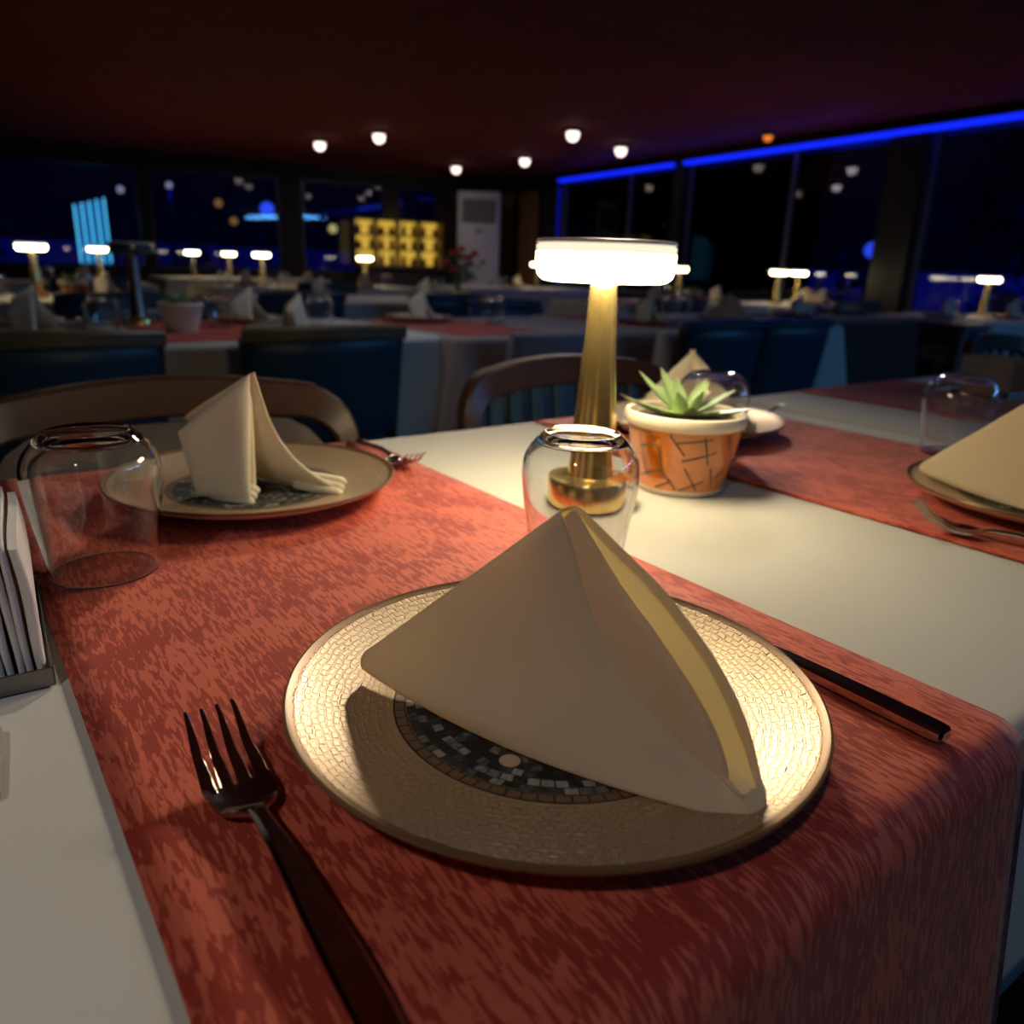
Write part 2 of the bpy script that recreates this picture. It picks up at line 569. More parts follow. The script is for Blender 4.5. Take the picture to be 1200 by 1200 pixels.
def patch(bm, c00, c10, c11, c01, thick, bulge=0.0, nu=14, nv=14, pw=6):
    """a padded sheet between four corners with rounded edges"""
    c00, c10, c11, c01 = map(Vector, (c00, c10, c11, c01))
    nrm = ((c10 - c00).cross(c01 - c00) + (c11 - c01).cross(c01 - c00)).normalized()
    top, bot = [], []
    for i in range(nu + 1):
        a = 0.5 - 0.5 * math.cos(PI * i / nu)
        ra, rb = [], []
        for j in range(nv + 1):
            b = 0.5 - 0.5 * math.cos(PI * j / nv)
            p = c00.lerp(c10, a).lerp(c01.lerp(c11, a), b)
            h = thick / 2 * (max(0, 1 - abs(2 * a - 1) ** pw) * max(0, 1 - abs(2 * b - 1) ** pw)) ** 0.5
            cc = bulge * 16 * a * (1 - a) * b * (1 - b)
            edge = i in (0, nu) or j in (0, nv)
            v1 = bm.verts.new(p + nrm * (h + cc))
            ra.append(v1)
            rb.append(v1 if edge else bm.verts.new(p + nrm * (cc - h)))
        top.append(ra); bot.append(rb)
    for i in range(nu):
        for j in range(nv):
            bm.faces.new((top[i][j], top[i + 1][j], top[i + 1][j + 1], top[i][j + 1]))
            q = (bot[i][j], bot[i][j + 1], bot[i + 1][j + 1], bot[i + 1][j])
            try: bm.faces.new(q)
            except ValueError: pass

# ------------------------------------------------------------------ the room
def room_box(name, x0, x1, y0, y1, z0, z1, m, bev=0.0, parent=None):
    bm = bmesh.new()
    box(bm, ((x0 + x1) / 2, (y0 + y1) / 2, (z0 + z1) / 2), (x1 - x0, y1 - y0, z1 - z0), bev)
    o = obj(name, bm, m, parent, smooth=False)
    if not parent:
        o.location = (KX, KY, 0)
        o.rotation_euler = (0, 0, RA)
    return o
RX, RY = 13.5, 14.0
struct(room_box('floor', -0.1, RX, -0.1, RY, -0.1, 0.0, 'floor_dark'))
struct(room_box('ceiling', -0.1, RX, -0.1, RY, CEIL, CEIL + 0.1, 'ceiling_red'))
struct(room_box('wall_front', -0.1, RX, RY, RY + 0.1, 0, CEIL, 'wall_dark'))
struct(room_box('wall_side', RX, RX + 0.1, -0.1, RY + 0.1, 0, CEIL, 'wall_dark'))
struct(room_box('wall_left', 0.0, RX, -0.12, 0, 0, 0.78, 'wall_dark'))
struct(room_box('trim_1', 0.0, RX, -0.12, 0.03, 1.99, CEIL, 'wall_dark'))
struct(room_box('wall_right', -0.12, 0, 1.66, RY, 0, 0.70, 'wall_dark'))
struct(room_box('wall_corner', -0.12, 0, -0.12, 1.66, 0, CEIL, 'wall_dark'))
struct(room_box('trim_2', -0.12, 0.02, 1.66, RY, 2.09, CEIL, 'wall_dark'))

wn = 0
def window(axis, a0, a1, z0, z1, fr=0.035, m='frame_dark', mull=()):
    """one glazed bay: frame, mullions and pane, in the room frame"""
    global wn
    wn += 1
    e = bpy.data.objects.new(f'window_{wn}', None)
    COL.objects.link(e)
    e.location = (KX, KY, 0)
    e.rotation_euler = (0, 0, RA)
    struct(e)
    def put(name, p0, p1, q0, q1, d0, d1, mm, bev=0.0):
        if axis == 'x': room_box(name, p0, p1, d0, d1, q0, q1, mm, bev, e)
        else: room_box(name, d0, d1, p0, p1, q0, q1, mm, bev, e)
    put('frame', a0, a0 + fr, z0, z1, -0.09, -0.02, m)
    put('frame', a1 - fr, a1, z0, z1, -0.09, -0.02, m)
    put('frame', a0 + fr, a1 - fr, z0, z0 + fr, -0.09, -0.02, m)
    put('frame', a0 + fr, a1 - fr, z1 - fr, z1, -0.09, -0.02, m)
    for q in mull: put('mullion', q - fr / 2, q + fr / 2, z0 + fr, z1 - fr, -0.085, -0.025, m)
    put('pane', a0 + fr, a1 - fr, z0 + fr, z1 - fr, -0.060, -0.054, 'window_glass')
    return e
# left (far) wall bays, pillars between them
for a0, a1 in ((1.10, 1.72), (1.92, 3.10), (3.38, 4.98), (5.08, 6.7), (6.9, 8.9), (9.1, 11.1), (11.3, 13.4)):
    window('x', a0, a1, 0.78, 1.99)
for k, (a0, a1) in enumerate(((0.0, 1.10), (1.72, 1.92), (3.10, 3.38), (4.98, 5.08), (6.7, 6.9), (8.9, 9.1), (11.1, 11.3), (13.4, 13.5))):
    struct(room_box('wall_left_pillar', a0, a1, -0.12, 0.0, 0.78, 1.99, 'wall_dark'))
# right wall bays
for a0, a1, ml in ((1.66, 4.05, (3.15,)), (4.22, 6.70, (5.66,)), (7.02, 9.6, ()), (9.8, 13.8, (11.8,))):
    window('y', a0, a1, 0.70, 2.09, mull=ml, m='frame_white')
for a0, a1 in ((4.05, 4.22), (6.70, 7.02), (9.6, 9.8), (13.8, 14.0)):
    struct(room_box('wall_right_pillar', -0.14, 0.06, a0, a1, 0.70, 2.09, 'frame_dark'))

def led(name, a0, a1, z, label, vertical=False):
    t = thing(name, label, 'light', (KX, KY, 0), RA)
    if vertical:
        room_box('channel', 0.0, 0.03, a0 - 0.05, a0 + 0.01, 0.72, z - 0.05, 'frame_dark', 0.004, t)
        room_box('diffuser', 0.03, 0.045, a0 - 0.03, a0 - 0.01, 0.74, z - 0.06, 'led_blue_dim', 0.004, t)
    else:
        room_box('channel', 0.0, 0.10, a0, a1, z + 0.018, z + 0.05, 'frame_dark', 0.004, t)
        room_box('diffuser', 0.03, 0.10, a0 + 0.01, a1 - 0.01, z - 0.018, z + 0.017, 'led_blue', 0.006, t)
    return t
led('led_strip', 1.68, 4.06, 2.06, 'shorter blue glowing LED strip over the far window, ending at the pillar')
led('led_strip', 4.22, 13.6, 2.06, 'long blue glowing LED strip over the near windows on the right')
led('led_strip', 1.66, 1.66, 2.06, 'dim upright blue LED strip at the far edge of the window', True)

# ceiling spotlights
def spot(x, y, label, glow='spot_glow', rad=0.07):
    t = thing('ceiling_spotlight', label, 'spotlight', (x, y, CEIL), 0, 'recessed ceiling spotlights')
    bm = bmesh.new()
    lathe(bm, [(rad * .80, -0.030), (rad * 1.12, -0.034), (rad * 1.15, -0.028), (rad * 1.1, 0.0), (rad * .80, 0.0), (rad * .80, -0.030)], 24)
    obj('trim_ring', bm, 'frame_dark', t)
    bm = bmesh.new()
    lathe(bm, [(0, -rad * 1.5), (rad * .35, -rad * 1.44), (rad * .62, -rad * 1.2), (rad * .76, -rad * .85), (rad * .78, -rad * .5), (rad * .7, -rad * .15), (rad * .6, -.002), (0, -.002)], 20)
    obj('bulb', bm, glow, t)
for x, y, lb in ((3.60, 8.40, 'leftmost of the glowing spotlights in the dark red ceiling'),
                 (3.78, 7.40, 'second glowing ceiling spotlight from the left, near the picture top'),
                 (5.70, 9.05, 'glowing ceiling spotlight in front of the floor standing air conditioner, lowest of all'),
                 (5.78, 7.71, 'glowing ceiling spotlight midway between the air conditioner and the table lamp'),
                 (4.93, 5.87, 'glowing ceiling spotlight directly above the lit brass table lamp'),
                 (5.89, 6.25, 'rightmost white ceiling spotlight, above the end of the shorter blue strip')):
    spot(x, y, lb)
spot(6.2, 4.72, 'dim orange ceiling spotlight above the long blue LED strip', 'spot_orange', 0.05)

# ------------------------------------------------------------------ outside: terrace and night lights
def outside_box(name, x0, x1, y0, y1, z0, z1, m):
    return struct(room_box(name, x0, x1, y0, y1, z0, z1, m))
outside_box('ground', -26, RX, -26, -0.14, -0.25, -0.12, 'terrace_stone')
outside_box('ground_side', -26, -0.16, -0.14, RY, -0.25, -0.12, 'terrace_stone')
outside_box('wall_parapet', -5.4, RX, -5.2, -5.0, -0.12, 1.12, 'terrace_stone')
outside_box('wall_parapet_side', -5.2, -5.0, -14.0, RY, -0.12, 1.06, 'terrace_stone')
# parapets and blue wash lights added to give the windows a blue glow
area_light('blue_fill_terrace', room(6.0, -3.4, 1.9), room(6.0, -5.0, 0.8), 11.0, 60.0, (0.01, 0.03, 1.0), size_y=0.1)
area_light('blue_fill_terrace_side', room(-3.4, 1.0, 1.9), room(-5.0, 1.0, 0.6), 20.0, 170.0, (0.01, 0.03, 1.0), size_y=0.1)

def globe(px, py, z, rad, glow, label, group='globe lights outside the windows'):
    """a small globe lantern on a slim post"""
    t = thing('globe_lantern', label, 'lantern', (px, py, -0.12), 0, group)
    bm = bmesh.new()
    tube(bm, [(0, 0, 0), (0, 0, z + 0.12 - rad)], 0.02, 8)
    obj('post', bm, 'frame_dark', t)
    bm = bmesh.new()
    bmesh.ops.create_uvsphere(bm, u_segments=16, v_segments=10, radius=rad)
    for v in bm.verts: v.co.z += z + 0.12
    obj('globe', bm, glow, t)
def ray_pt(px, py, d):
    """a spot seen at a given compass direction from the table, d metres away"""
    v = Vector(((px - 600) / 905, -(py - 600) / 905, -1))
    w = _r * v.x + _u * v.y - _b * v.z * -1 if False else _r * v.x + _u * v.y + _b * v.z
    h = math.hypot(w.x, w.y)
    return Vector((w.x / h * d, w.y / h * d, 0.99 + w.z / h * d))
for px, py, d, rad, g, lb in ((313, 245, 14.2, .11, 'bulb_blue', 'bright blue globe lantern outside the far window'),
                              (341, 247, 14.4, .10, 'bulb_purple', 'purple globe lantern just right of the bright blue one'),
                              (101, 245, 15.6, .10, 'bulb_pink', 'pink globe lantern above the cyan neon sign'),
                              (141, 222, 14.0, .05, 'bulb_white', 'white globe lantern high up right of the neon sign'),
                              (198, 217, 14.8, .05, 'bulb_white', 'faint white globe lantern in the middle of the left windows'),
                              (256, 238, 14.2, .06, 'bulb_warm', 'small amber globe lantern left of the blue one'),
                              (274, 259, 14.4, .06, 'bulb_warm', 'amber globe lantern low between white table lamps and blue lantern'),
                              (390, 268, 14.2, .07, 'bulb_yellow', 'yellow globe lantern just left of the back bar cabinet'),
                              (1022, 293, 10.5, .09, 'bulb_blue', 'blue globe lantern outside the right window beside the dark pillar'),
                              (872, 293, 10.8, .05, 'bulb_blue', 'left one of two tiny blue lanterns outside the right window'),
                              (894, 293, 10.8, .05, 'bulb_blue', 'right one of two tiny blue lanterns outside the right window'),
                              (717, 278, 12.0, .07, 'bulb_yellow', 'yellow lantern seen right above the lit table lamp')):
    p = ray_pt(px, py, d)
    globe(p.x, p.y, p.z, rad, g, lb)

def neon_sign():
    p = ray_pt(113, 300, 13.2)
    t = thing('neon_sign', 'tall cyan neon sign of upright tubes glowing outside the left window', 'sign', (p.x, p.y, -0.12), R(8))
    bm = bmesh.new()
    n = 4
    for k in range(n):
        x = -0.15 + k * 0.10
        box(bm, (x, 0.06, 1.28 + .012 * k), (0.094, 0.03, 0.84 + .025 * k), 0.01)
    obj('glowing_panel', bm, 'neon_panel', t, smooth=False)
    bm = bmesh.new()
    box(bm, (0, 0.09, 0.52), (0.10, 0.04, 1.04), 0.01)
    obj('post', bm, 'frame_dark', t, smooth=False)
    for k in range(n + 1):
        bm = bmesh.new()
        x = -0.20 + k * 0.10
        tube(bm, [(x, 0.03, .93), (x, 0.03, 1.70 + k * 0.03)], 0.013, 8)
        obj('neon_tube', bm, 'neon_cyan', t)
neon_sign()

# trees beyond the right terrace, barely lit
def tree(x, y, h, label):
    t = thing('tree', label, 'tree', (*room(x, y)[:2], -0.12), 0, 'dark trees beyond the right windows')
    bm = bmesh.new()
    tube(bm, [(0, 0, 0), (.05, 0, h * .3), (0, .05, h * .6)], [.12, .09, .05], 8)
    obj('trunk', bm, 'wood_dark', t)
    bm = bmesh.new()
    rnd = random.Random(int(h * 100))
    for k in range(260):
        a, b, q = rnd.uniform(0, 2 * PI), rnd.uniform(-1, 1), rnd.random() ** .4
        c = Vector((math.cos(a) * math.sqrt(1 - b * b) * q * h * .34, math.sin(a) * math.sqrt(1 - b * b) * q * h * .34, h * .62 + b * q * h * .38))
        s = rnd.uniform(.10, .22)
        n = Vector((rnd.uniform(-1, 1), rnd.uniform(-1, 1), rnd.uniform(-.4, 1))).normalized()
        u_ = n.orthogonal().normalized(); w_ = n.cross(u_)
        bm.faces.new([bm.verts.new(c + u_ * s), bm.verts.new(c + w_ * s * .6), bm.verts.new(c - u_ * s), bm.verts.new(c - w_ * s * .6)])
    obj('foliage', bm, 'leaf_tree', t, smooth=False, recalc=False)
for x, y, h, lb in ((-5.5, 7.6, 4.2, 'dark tree outside, seen right of the dark window pillar'),
                    (-6.5, 4.0, 3.4, 'dark tree outside, seen between mullion and dark pillar'),
                    (-6.2, 11.4, 4.2, 'dark tree outside at the right end of the windows')):
    tree(x, y, h, lb)

def planter(lx, ly, w, h, label):  # shrubs added as dark breaks in the blue band behind the windows
    c = room(lx, ly)
    t = thing('added_shrub', label, 'shrub', (c.x, c.y, -0.12), RA, 'added shrubs breaking up the blue band outside')
    bm = bmesh.new()
    box(bm, (0, 0, .25), (w, .4, .5), .02)
    obj('planter', bm, 'terrace_stone', t, smooth=False)
    bm = bmesh.new()
    rnd = random.Random(int(lx * 37 + ly * 11))
    for k in range(220):
        p = Vector((rnd.gauss(0, w * .26), rnd.gauss(0, .14), .5 + abs(rnd.gauss(0, h * .55))))
        n = Vector((rnd.uniform(-1, 1), rnd.uniform(-1, 1), rnd.uniform(-.3, 1))).normalized()
        u_ = n.orthogonal().normalized(); w_ = n.cross(u_)
        q = rnd.uniform(.05, .11)
        bm.faces.new([bm.verts.new(p + u_ * q), bm.verts.new(p + w_ * q * .5), bm.verts.new(p - u_ * q), bm.verts.new(p - w_ * q * .5)])
    obj('foliage', bm, 'leaf_tree', t, smooth=False, recalc=False)
for lx, ly, w, h, lb in ((2.5, -3.6, 1.1, .55, 'added dark shrub outside, right of the second left window pillar'), (4.05, -4.3, 1.0, .75, 'added dark shrub outside between the two small far lamps and the pillar'),
                         (5.4, -3.5, .9, .5, 'added dark shrub outside, right of the unlit lamp'), (7.2, -3.8, 1.3, .7, 'added dark shrub outside above the far left lit lamp'),
                         (-3.6, 3.6, 1.2, .8, 'added dark shrub outside the window behind the twin lamps'), (-3.9, 5.6, 1.3, .6, 'added dark shrub outside right of the twin lamps'),
                         (-3.5, 8.2, 1.3, .8, 'added dark shrub outside above the rightmost lit lamp')):
    planter(lx, ly, w, h, lb)

# ------------------------------------------------------------------ tables, cloths, runners
ZT = 0.75
def table(x0, x1, y0, y1, label, wood='wood_dark'):
    t = thing('dining_table', label, 'table', ((x0 + x1) / 2, (y0 + y1) / 2, 0), 0, 'rectangular dining tables')
    w, d = x1 - x0 - .03, y1 - y0 - .03
    bm = bmesh.new()
    box(bm, (0, 0, ZT - .022), (w, d, .034), .004)
    obj('tabletop', bm, wood, t, smooth=False)
    bm = bmesh.new()
    for s in (-1, 1):
        box(bm, (0, s * (d / 2 - .06), ZT - .084), (w - .16, .02, .088))
        box(bm, (s * (w / 2 - .06), 0, ZT - .084), (.02, d - .10, .088))
    obj('apron', bm, wood, t, smooth=False)
    for sx in (-1, 1):
        for sy in (-1, 1):
            bm = bmesh.new()
            sweep(bm, [(sx * (w / 2 - .05), sy * (d / 2 - .05), 0), (sx * (w / 2 - .05), sy * (d / 2 - .05), ZT - .04)], [.045, .065], [.045, .065])
            obj('leg', bm, wood, t, smooth=False)
    return t

def tablecloth(x0, x1, y0, y1, drop, label, m='table_linen', er=0.02, z=ZT, seed=1, group='white tablecloths', flare=.03, amp=1.0):
    rnd = random.Random(seed)
    bm = bmesh.new()
    cx, cy, hw, hd, cr = (x0 + x1) / 2, (y0 + y1) / 2, (x1 - x0) / 2, (y1 - y0) / 2, 0.03
    per = []
    def arc(ax, ay, a0):
        for k in range(6):
            a = a0 + PI / 2 * k / 5
            per.append((ax + cr * math.cos(a), ay + cr * math.sin(a), math.cos(a), math.sin(a), 1.0))
    def side(xa, ya, xb, yb, nx, ny):
        L = math.hypot(xb - xa, yb - ya)
        n = max(4, int(L / 0.035))
        for k in range(1, n):
            f = k / n
            e = math.exp(-min(f, 1 - f) * L / 0.08)
            per.append((xa + (xb - xa) * f, ya + (yb - ya) * f, nx, ny, e))
    arc(hw - cr, hd - cr, 0); side(hw - cr, hd, -hw + cr, hd, 0, 1)
    arc(-hw + cr, hd - cr, PI / 2); side(-hw, hd - cr, -hw, -hd + cr, -1, 0)
    arc(-hw + cr, -hd + cr, PI); side(-hw + cr, -hd, hw - cr, -hd, 0, -1)
    arc(hw - cr, -hd + cr, 3 * PI / 2); side(hw, -hd + cr, hw, hd - cr, 1, 0)
    lev = []
    for k in range(6):
        a = PI / 2 * k / 5
        lev.append((-er + er * math.sin(a), -er + er * math.cos(a), 0.0))
    for k in range(1, 9):
        lev.append((0.0, -er - (drop - er) * k / 8, (k / 8)))
    ph = [rnd.uniform(0, 6.28) for _ in range(3)]
    rings = []
    s = 0.0
    for (off, dz, f) in lev:
        ring = []
        s = 0
        for i, (px, py, nx, ny, e) in enumerate(per):
            qx, qy = per[i - 1][0], per[i - 1][1]
            s += math.hypot(px - qx, py - qy) if i else 0
            wv = (math.sin(s * 17 + ph[0]) * .5 + math.sin(s * 29 + ph[1]) * .3 + math.sin(s * 7 + ph[2]) * .4)
            o = off + f * (amp * (0.014 + 0.010 * wv) + flare * e)
            ring.append(bm.verts.new((cx + px + nx * o, cy + py + ny * o, z + dz)))
        rings.append(ring)
    n = len(per)
    # flat top: a slightly inset copy of the first ring, then one face
    for a, b in zip(rings, rings[1:]):
        for k in range(n):
            j = (k + 1) % n
            bm.faces.new((a[k], b[k], b[j], a[j]))
    top = bm.faces.new(rings[0])
    bmesh.ops.triangulate(bm, faces=[top])
    o = obj('tablecloth', bm, m)
    md = o.modifiers.new('thickness', 'SOLIDIFY')
    md.thickness = 0.0012
    md.offset = -1
    return tag(o, label, 'tablecloth', group)

def runner(x0, x1, y0, y1, drop, label, er=0.02, z=ZT, group='red table runners', dy=0.0, wave=0.006):
    """a strip of red damask across the table, hanging over both long edges"""
    bm = bmesh.new()
    prof = []
    R0 = er + .0022
    for k in range(7): prof.append((y0 - .0022, z - er - drop * (6 - k) / 6 , (6 - k) / 6, -1))
    for k in range(1, 9):
        a = PI / 2 * k / 8
        prof.append((y0 + er - R0 * math.cos(a), z - er + R0 * math.sin(a), 0, 0))
    n = 20
    for k in range(1, n): prof.append((y0 + er + (y1 - y0 - 2 * er) * k / n, z + .0022, 0, 0))
    for k in range(9):
        a = PI / 2 * k / 8
        prof.append((y1 - er + R0 * math.sin(a), z - er + R0 * math.cos(a), 0, 0))
    for k in range(1, 7): prof.append((y1 + .0022, z - er - drop * k / 6, k / 6, 1))
    if drop <= .05:
        prof = [(y0 + er + .01 + (y1 - y0 - 2 * er - .02) * k / 20, z + .0022, 0, 0) for k in range(21)]
    G = []
    nx = 24
    for i in range(nx + 1):
        f = i / nx
        x = x0 + (x1 - x0) * f
        row = []
        for (y, zz, h, sg) in prof:
            w = h * (0.020 + wave * math.sin(x * 21 + sg) + wave * .6 * math.sin(x * 43))
            row.append(bm.verts.new((x + (0.5 - f) * .012 * h, y + sg * w, zz)))
        G.append(row)
    grid_faces(bm, G)
    for f in bm.faces: f.smooth = True
    o = obj('table_runner', bm, 'runner')
    md = o.modifiers.new('thickness', 'SOLIDIFY')
    md.thickness = 0.0012
    md.offset = 0
    return tag(o, label, 'table runner', group)

T1 = (-0.65, 1.244, 0.124, 0.975)
table(*T1, 'nearest dining table, under the white cloth with the plates')
tablecloth(*T1, .245, 'off-white tablecloth on the nearest table, under the lit lamp', er=.018, seed=3, flare=0, amp=.35)
runner(.033, .459, .124, .975, .225, 'terracotta red runner under the nearest textured plate', er=.020)
runner(.752, 1.158, .124, .975, .24, 'red runner across the table right of the succulent pot', er=.024)
T2 = (1.258, 2.55, 0.120, 0.985)
table(*T2, 'dining table pushed against the right end of the nearest one')
tablecloth(*T2, .245, 'white tablecloth past the seam at the right end of the nearest table', er=.022, seed=4, flare=0, amp=.35)
runner(1.47, 1.88, .120, .985, .24, 'dim red runner past the seam, furthest right on the near tables', er=.024)

TB1 = (.02, 1.40, 2.28, 3.10)
TB2 = (1.41, 3.60, 2.22, 3.05)
table(*TB1, 'second row dining table behind the blue leather chairs, with the unlit lamp')
table(*TB2, 'second row dining table behind the grey covered chair')
tablecloth(*TB1, .42, 'white tablecloth behind the two blue leather chairs on the left', seed=5)
tablecloth(*TB2, .42, 'pinkish tablecloth behind the grey covered chair, its corner hanging at right', 'rose_linen', seed=6, flare=.07)
runner(.52, .93, 2.28, 3.10, .04, 'dark red runner under the unlit lamp and grey pot on second row table')
runner(1.45, 1.85, 2.22, 3.05, .03, 'faded red runner on second row table left of the grey covered chair')
tablecloth(2.36, 3.665, 2.185, 3.085, .44, 'white cloth laid over the right part of the pinkish one, corner hanging beside blue chair', seed=21, flare=.08, z=ZT + .003)
runner(2.40, 2.72, 2.22, 3.05, .03, 'red runner on second row table right of the lit lamp stem', z=ZT + .003)

TC1 = (-.55, .98, 4.25, 5.05)
TC2 = (1.35, 3.30, 4.35, 5.15)
table(*TC1, 'third row dining table at the far left, with a lit lamp')
table(*TC2, 'third row dining table in front of the back bar cabinet')
tablecloth(*TC1, .30, 'lamp-lit white tablecloth of the third row table at far left', seed=7)
tablecloth(*TC2, .30, 'dim white tablecloth of the third row table, middle of the hall', seed=8)
runner(.62, .90, 4.25, 5.05, .03, 'red runner on the lamp-lit third row table at far left')
TD1 = (1.75, 3.7, 6.1, 6.9)
table(*TD1, 'fourth row dining table with the lit lamp left of the back bar')
tablecloth(*TD1, .30, 'lamp-lit white tablecloth of the fourth row table', seed=9)
TD0 = (.3, 1.45, 6.5, 7.3)
table(*TD0, 'fourth row dining table under the cyan neon sign')
tablecloth(*TD0, .30, 'dim white tablecloth of the fourth row table below neon sign', seed=10)
TE1 = (1.9, 3.6, 8.2, 9.0)
table(*TE1, 'furthest dining table close to the far left windows')
tablecloth(*TE1, .30, 'dim tablecloth of the furthest table by the far windows', seed=12)
TR2 = (3.75, 5.35, 3.85, 4.65)
table(*TR2, 'third row dining table partly hidden by the big lamp shade')
tablecloth(*TR2, .30, 'purple-lit tablecloth under the second lit lamp right of centre', seed=13)
runner(3.9, 4.3, 3.85, 4.65, .03, 'red runner on the third row table behind the big lamp')
TR3 = (5.40, 6.20, 3.55, 4.30)
table(*TR3, 'dining table under the right windows with twin lit lamps')
tablecloth(*TR3, .30, 'dark tablecloth under the twin lit lamps by the right windows', seed=14)
TR1 = (3.74, 4.64, 2.30, 3.05)
table(*TR1, 'second row table with dark brown skirt, right of the hanging white corner')
tablecloth(*TR1, .34, 'dark brown tablecloth on the right second row table', 'brown_cloth', seed=15, group='dark tablecloths')
TR4 = (4.66, 6.05, 2.05, 2.85)
table(*TR4, 'bare grey-legged table by the right windows', 'grey_plastic')
tablecloth(4.95, 6.03, 2.04, 2.86, .25, 'white cloth over the right part of the grey-legged table', seed=16)
TF = (4.2, 5.9, 6.4, 7.2)
table(*TF, 'far dining table in the corner in front of the air conditioner')
tablecloth(*TF, .30, 'purple-tinted tablecloth of the far corner table', seed=17)

# ------------------------------------------------------------------ chairs (sitter faces +y, origin on the floor under the seat)
def chair(style, label, loc, rz, group, cat='chair'):
    t = thing('dining_chair', label, cat, loc, rz, group)
    wood = 'wood_dark'
    cover = {'leather': 'leather_blue', 'brown': 'leather_brown', 'slat': 'leather_blue', 'grey': 'grey_cover'}[style]
    bm = bmesh.new()
    box(bm, (0, .01, .455), (.45, .44, .075), .022, 3)
    obj('seat', bm, cover, t)
    bm = bmesh.new()
    for s in (-1, 1):
        box(bm, (s * .205, 0, .40), (.022, .38, .05), .003)
        box(bm, (0, s * .195, .40), (.40, .022, .05), .003)
    obj('seat_frame', bm, wood, t, smooth=False)
    for s in (-1, 1):
        bm = bmesh.new()
        sweep(bm, [(s * .20, .19, 0), (s * .20, .19, .42)], [.028, .04], [.028, .04])
        obj('leg', bm, wood, t, smooth=False)
        bm = bmesh.new()
        sweep(bm, [(s * .205, -.235, 0), (s * .205, -.20, .25), (s * .205, -.20, .45)], [.028, .036, .04], [.028, .036, .04])
        obj('leg', bm, wood, t, smooth=False)
    hw = .235
    def back_y(x, z): return -.20 - (z - .44) * .16 - .055 * (1 - (x / hw) ** 2)
    if style in ('brown', 'slat'):
        path = []
        for k in range(6): path.append((-hw + .0, .44 + (.73 - .44) * k / 5))
        for k in range(1, 7):
            a = PI - PI / 2 * k / 6
            path.append((-hw + .065 + .065 * math.cos(a), .73 + .065 * math.sin(a)))
        for k in range(1, 10): path.append((-hw + .065 + (2 * hw - .13) * k / 10, .795 + .010 * math.sin(PI * k / 10)))
        path += [(-x, z) for x, z in path[:12]][::-1]
        pts = [(x, back_y(x, z), z) for x, z in path]
        ww = [.034 + .022 * max(0, min(1, (z - .74) / .07)) for x, z in path]
        bm = bmesh.new()
        sweep(bm, pts, ww, .030)
        obj('back_frame', bm, wood, t)
        if style == 'brown':
            bm = bmesh.new()
            G1, G2 = [], []
            for i in range(17):
                x = -.212 + .424 * i / 16
                zt = .770 - .05 * max(0, (abs(x) - .15) / .062) ** 2
                r1, r2 = [], []
                for j in range(9):
                    z = .50 + (zt - .50) * j / 8
                    pad = .012 * (max(0, 1 - (x / .212) ** 6) * max(0, 1 - ((j - 4) / 4) ** 6)) ** .5
                    y = back_y(x, z)
                    r1.append(bm.verts.new((x, y + .004 + pad, z)))
                    r2.append(bm.verts.new((x, y - .004 - pad, z)))
                G1.append(r1); G2.append(r2[::-1])
            grid_faces(bm, G1)
            grid_faces(bm, G2)
            obj('backrest', bm, cover, t, recalc=False)
        else:
            for k in range(7):
                x = -.165 + .33 * k / 6
                bm = bmesh.new()
                sweep(bm, [(x, back_y(x, .49), .48), (x, back_y(x, .65), .65), (x, back_y(x, .78), .79)], .026, .014)
                obj('back_slat', bm, cover, t, smooth=False)
            bm = bmesh.new()
            sweep(bm, [(-.22 + .44 * k / 8, back_y(-.22 + .44 * k / 8, .49), .49) for k in range(9)], .04, .02)
            obj('lower_rail', bm, wood, t)
    else:
        top = .775
        bm = bmesh.new()
        G1, G2 = [], []
        z0 = .47 if style == 'leather' else .12
        for i in range(19):
            f = i / 18
            x = hw * math.sin((f - .5) * PI)
            r1, r2 = [], []
            for j in range(13):
                g = .5 - .5 * math.cos(PI * j / 12)
                z = z0 + (top - z0) * g
                e = (max(0, 1 - abs(2 * f - 1) ** 8)) ** .5 * (max(0, 1 - abs(2 * g - 1) ** 14)) ** .5
                y = back_y(x, max(z, .44))
                r1.append(bm.verts.new((x, y + .026 * e, z)))
                r2.append(bm.verts.new((x, y - .026 * e, z)))
            G1.append(r1); G2.append(r2[::-1])
        grid_faces(bm, G1)
        grid_faces(bm, G2)
        bmesh.ops.remove_doubles(bm, verts=bm.verts, dist=1e-5)
        obj('backrest', bm, cover, t)
        if style == 'leather':
            bm = bmesh.new()
            sweep(bm, [(-hw - .002 + (2 * hw + .004) * k / 14, back_y(-hw + 2 * hw * k / 14, .81), .783 + .008 * math.sin(PI * k / 14)) for k in range(15)], .040, .052)
            obj('top_rail', bm, 'wood_mid' if 'brown-topped' in label else cover, t)
            for s in (-1, 1):
                bm = bmesh.new()
                sweep(bm, [(s * (hw - .006), back_y(hw, .44), .42), (s * (hw - .004), back_y(hw, .78), .775)], .026, .034)
                obj('back_post', bm, wood, t, smooth=False)
    return t

# across the nearest table, backs away from the camera (sitter faces -y)
chair('brown', 'dark wood framed chair with padded back behind the left far plate', (.225, .80, 0), PI + R(-2), 'chairs across the nearest table')
chair('slat', 'dark wood framed chair with slatted back behind the lit lamp stem', (.925, .80, 0), PI, 'chairs across the nearest table')
chair('slat', 'blue-lit slatted chair at the right edge of the photo', (2.68, .81, 0), PI + R(2), 'chairs across the nearest table')
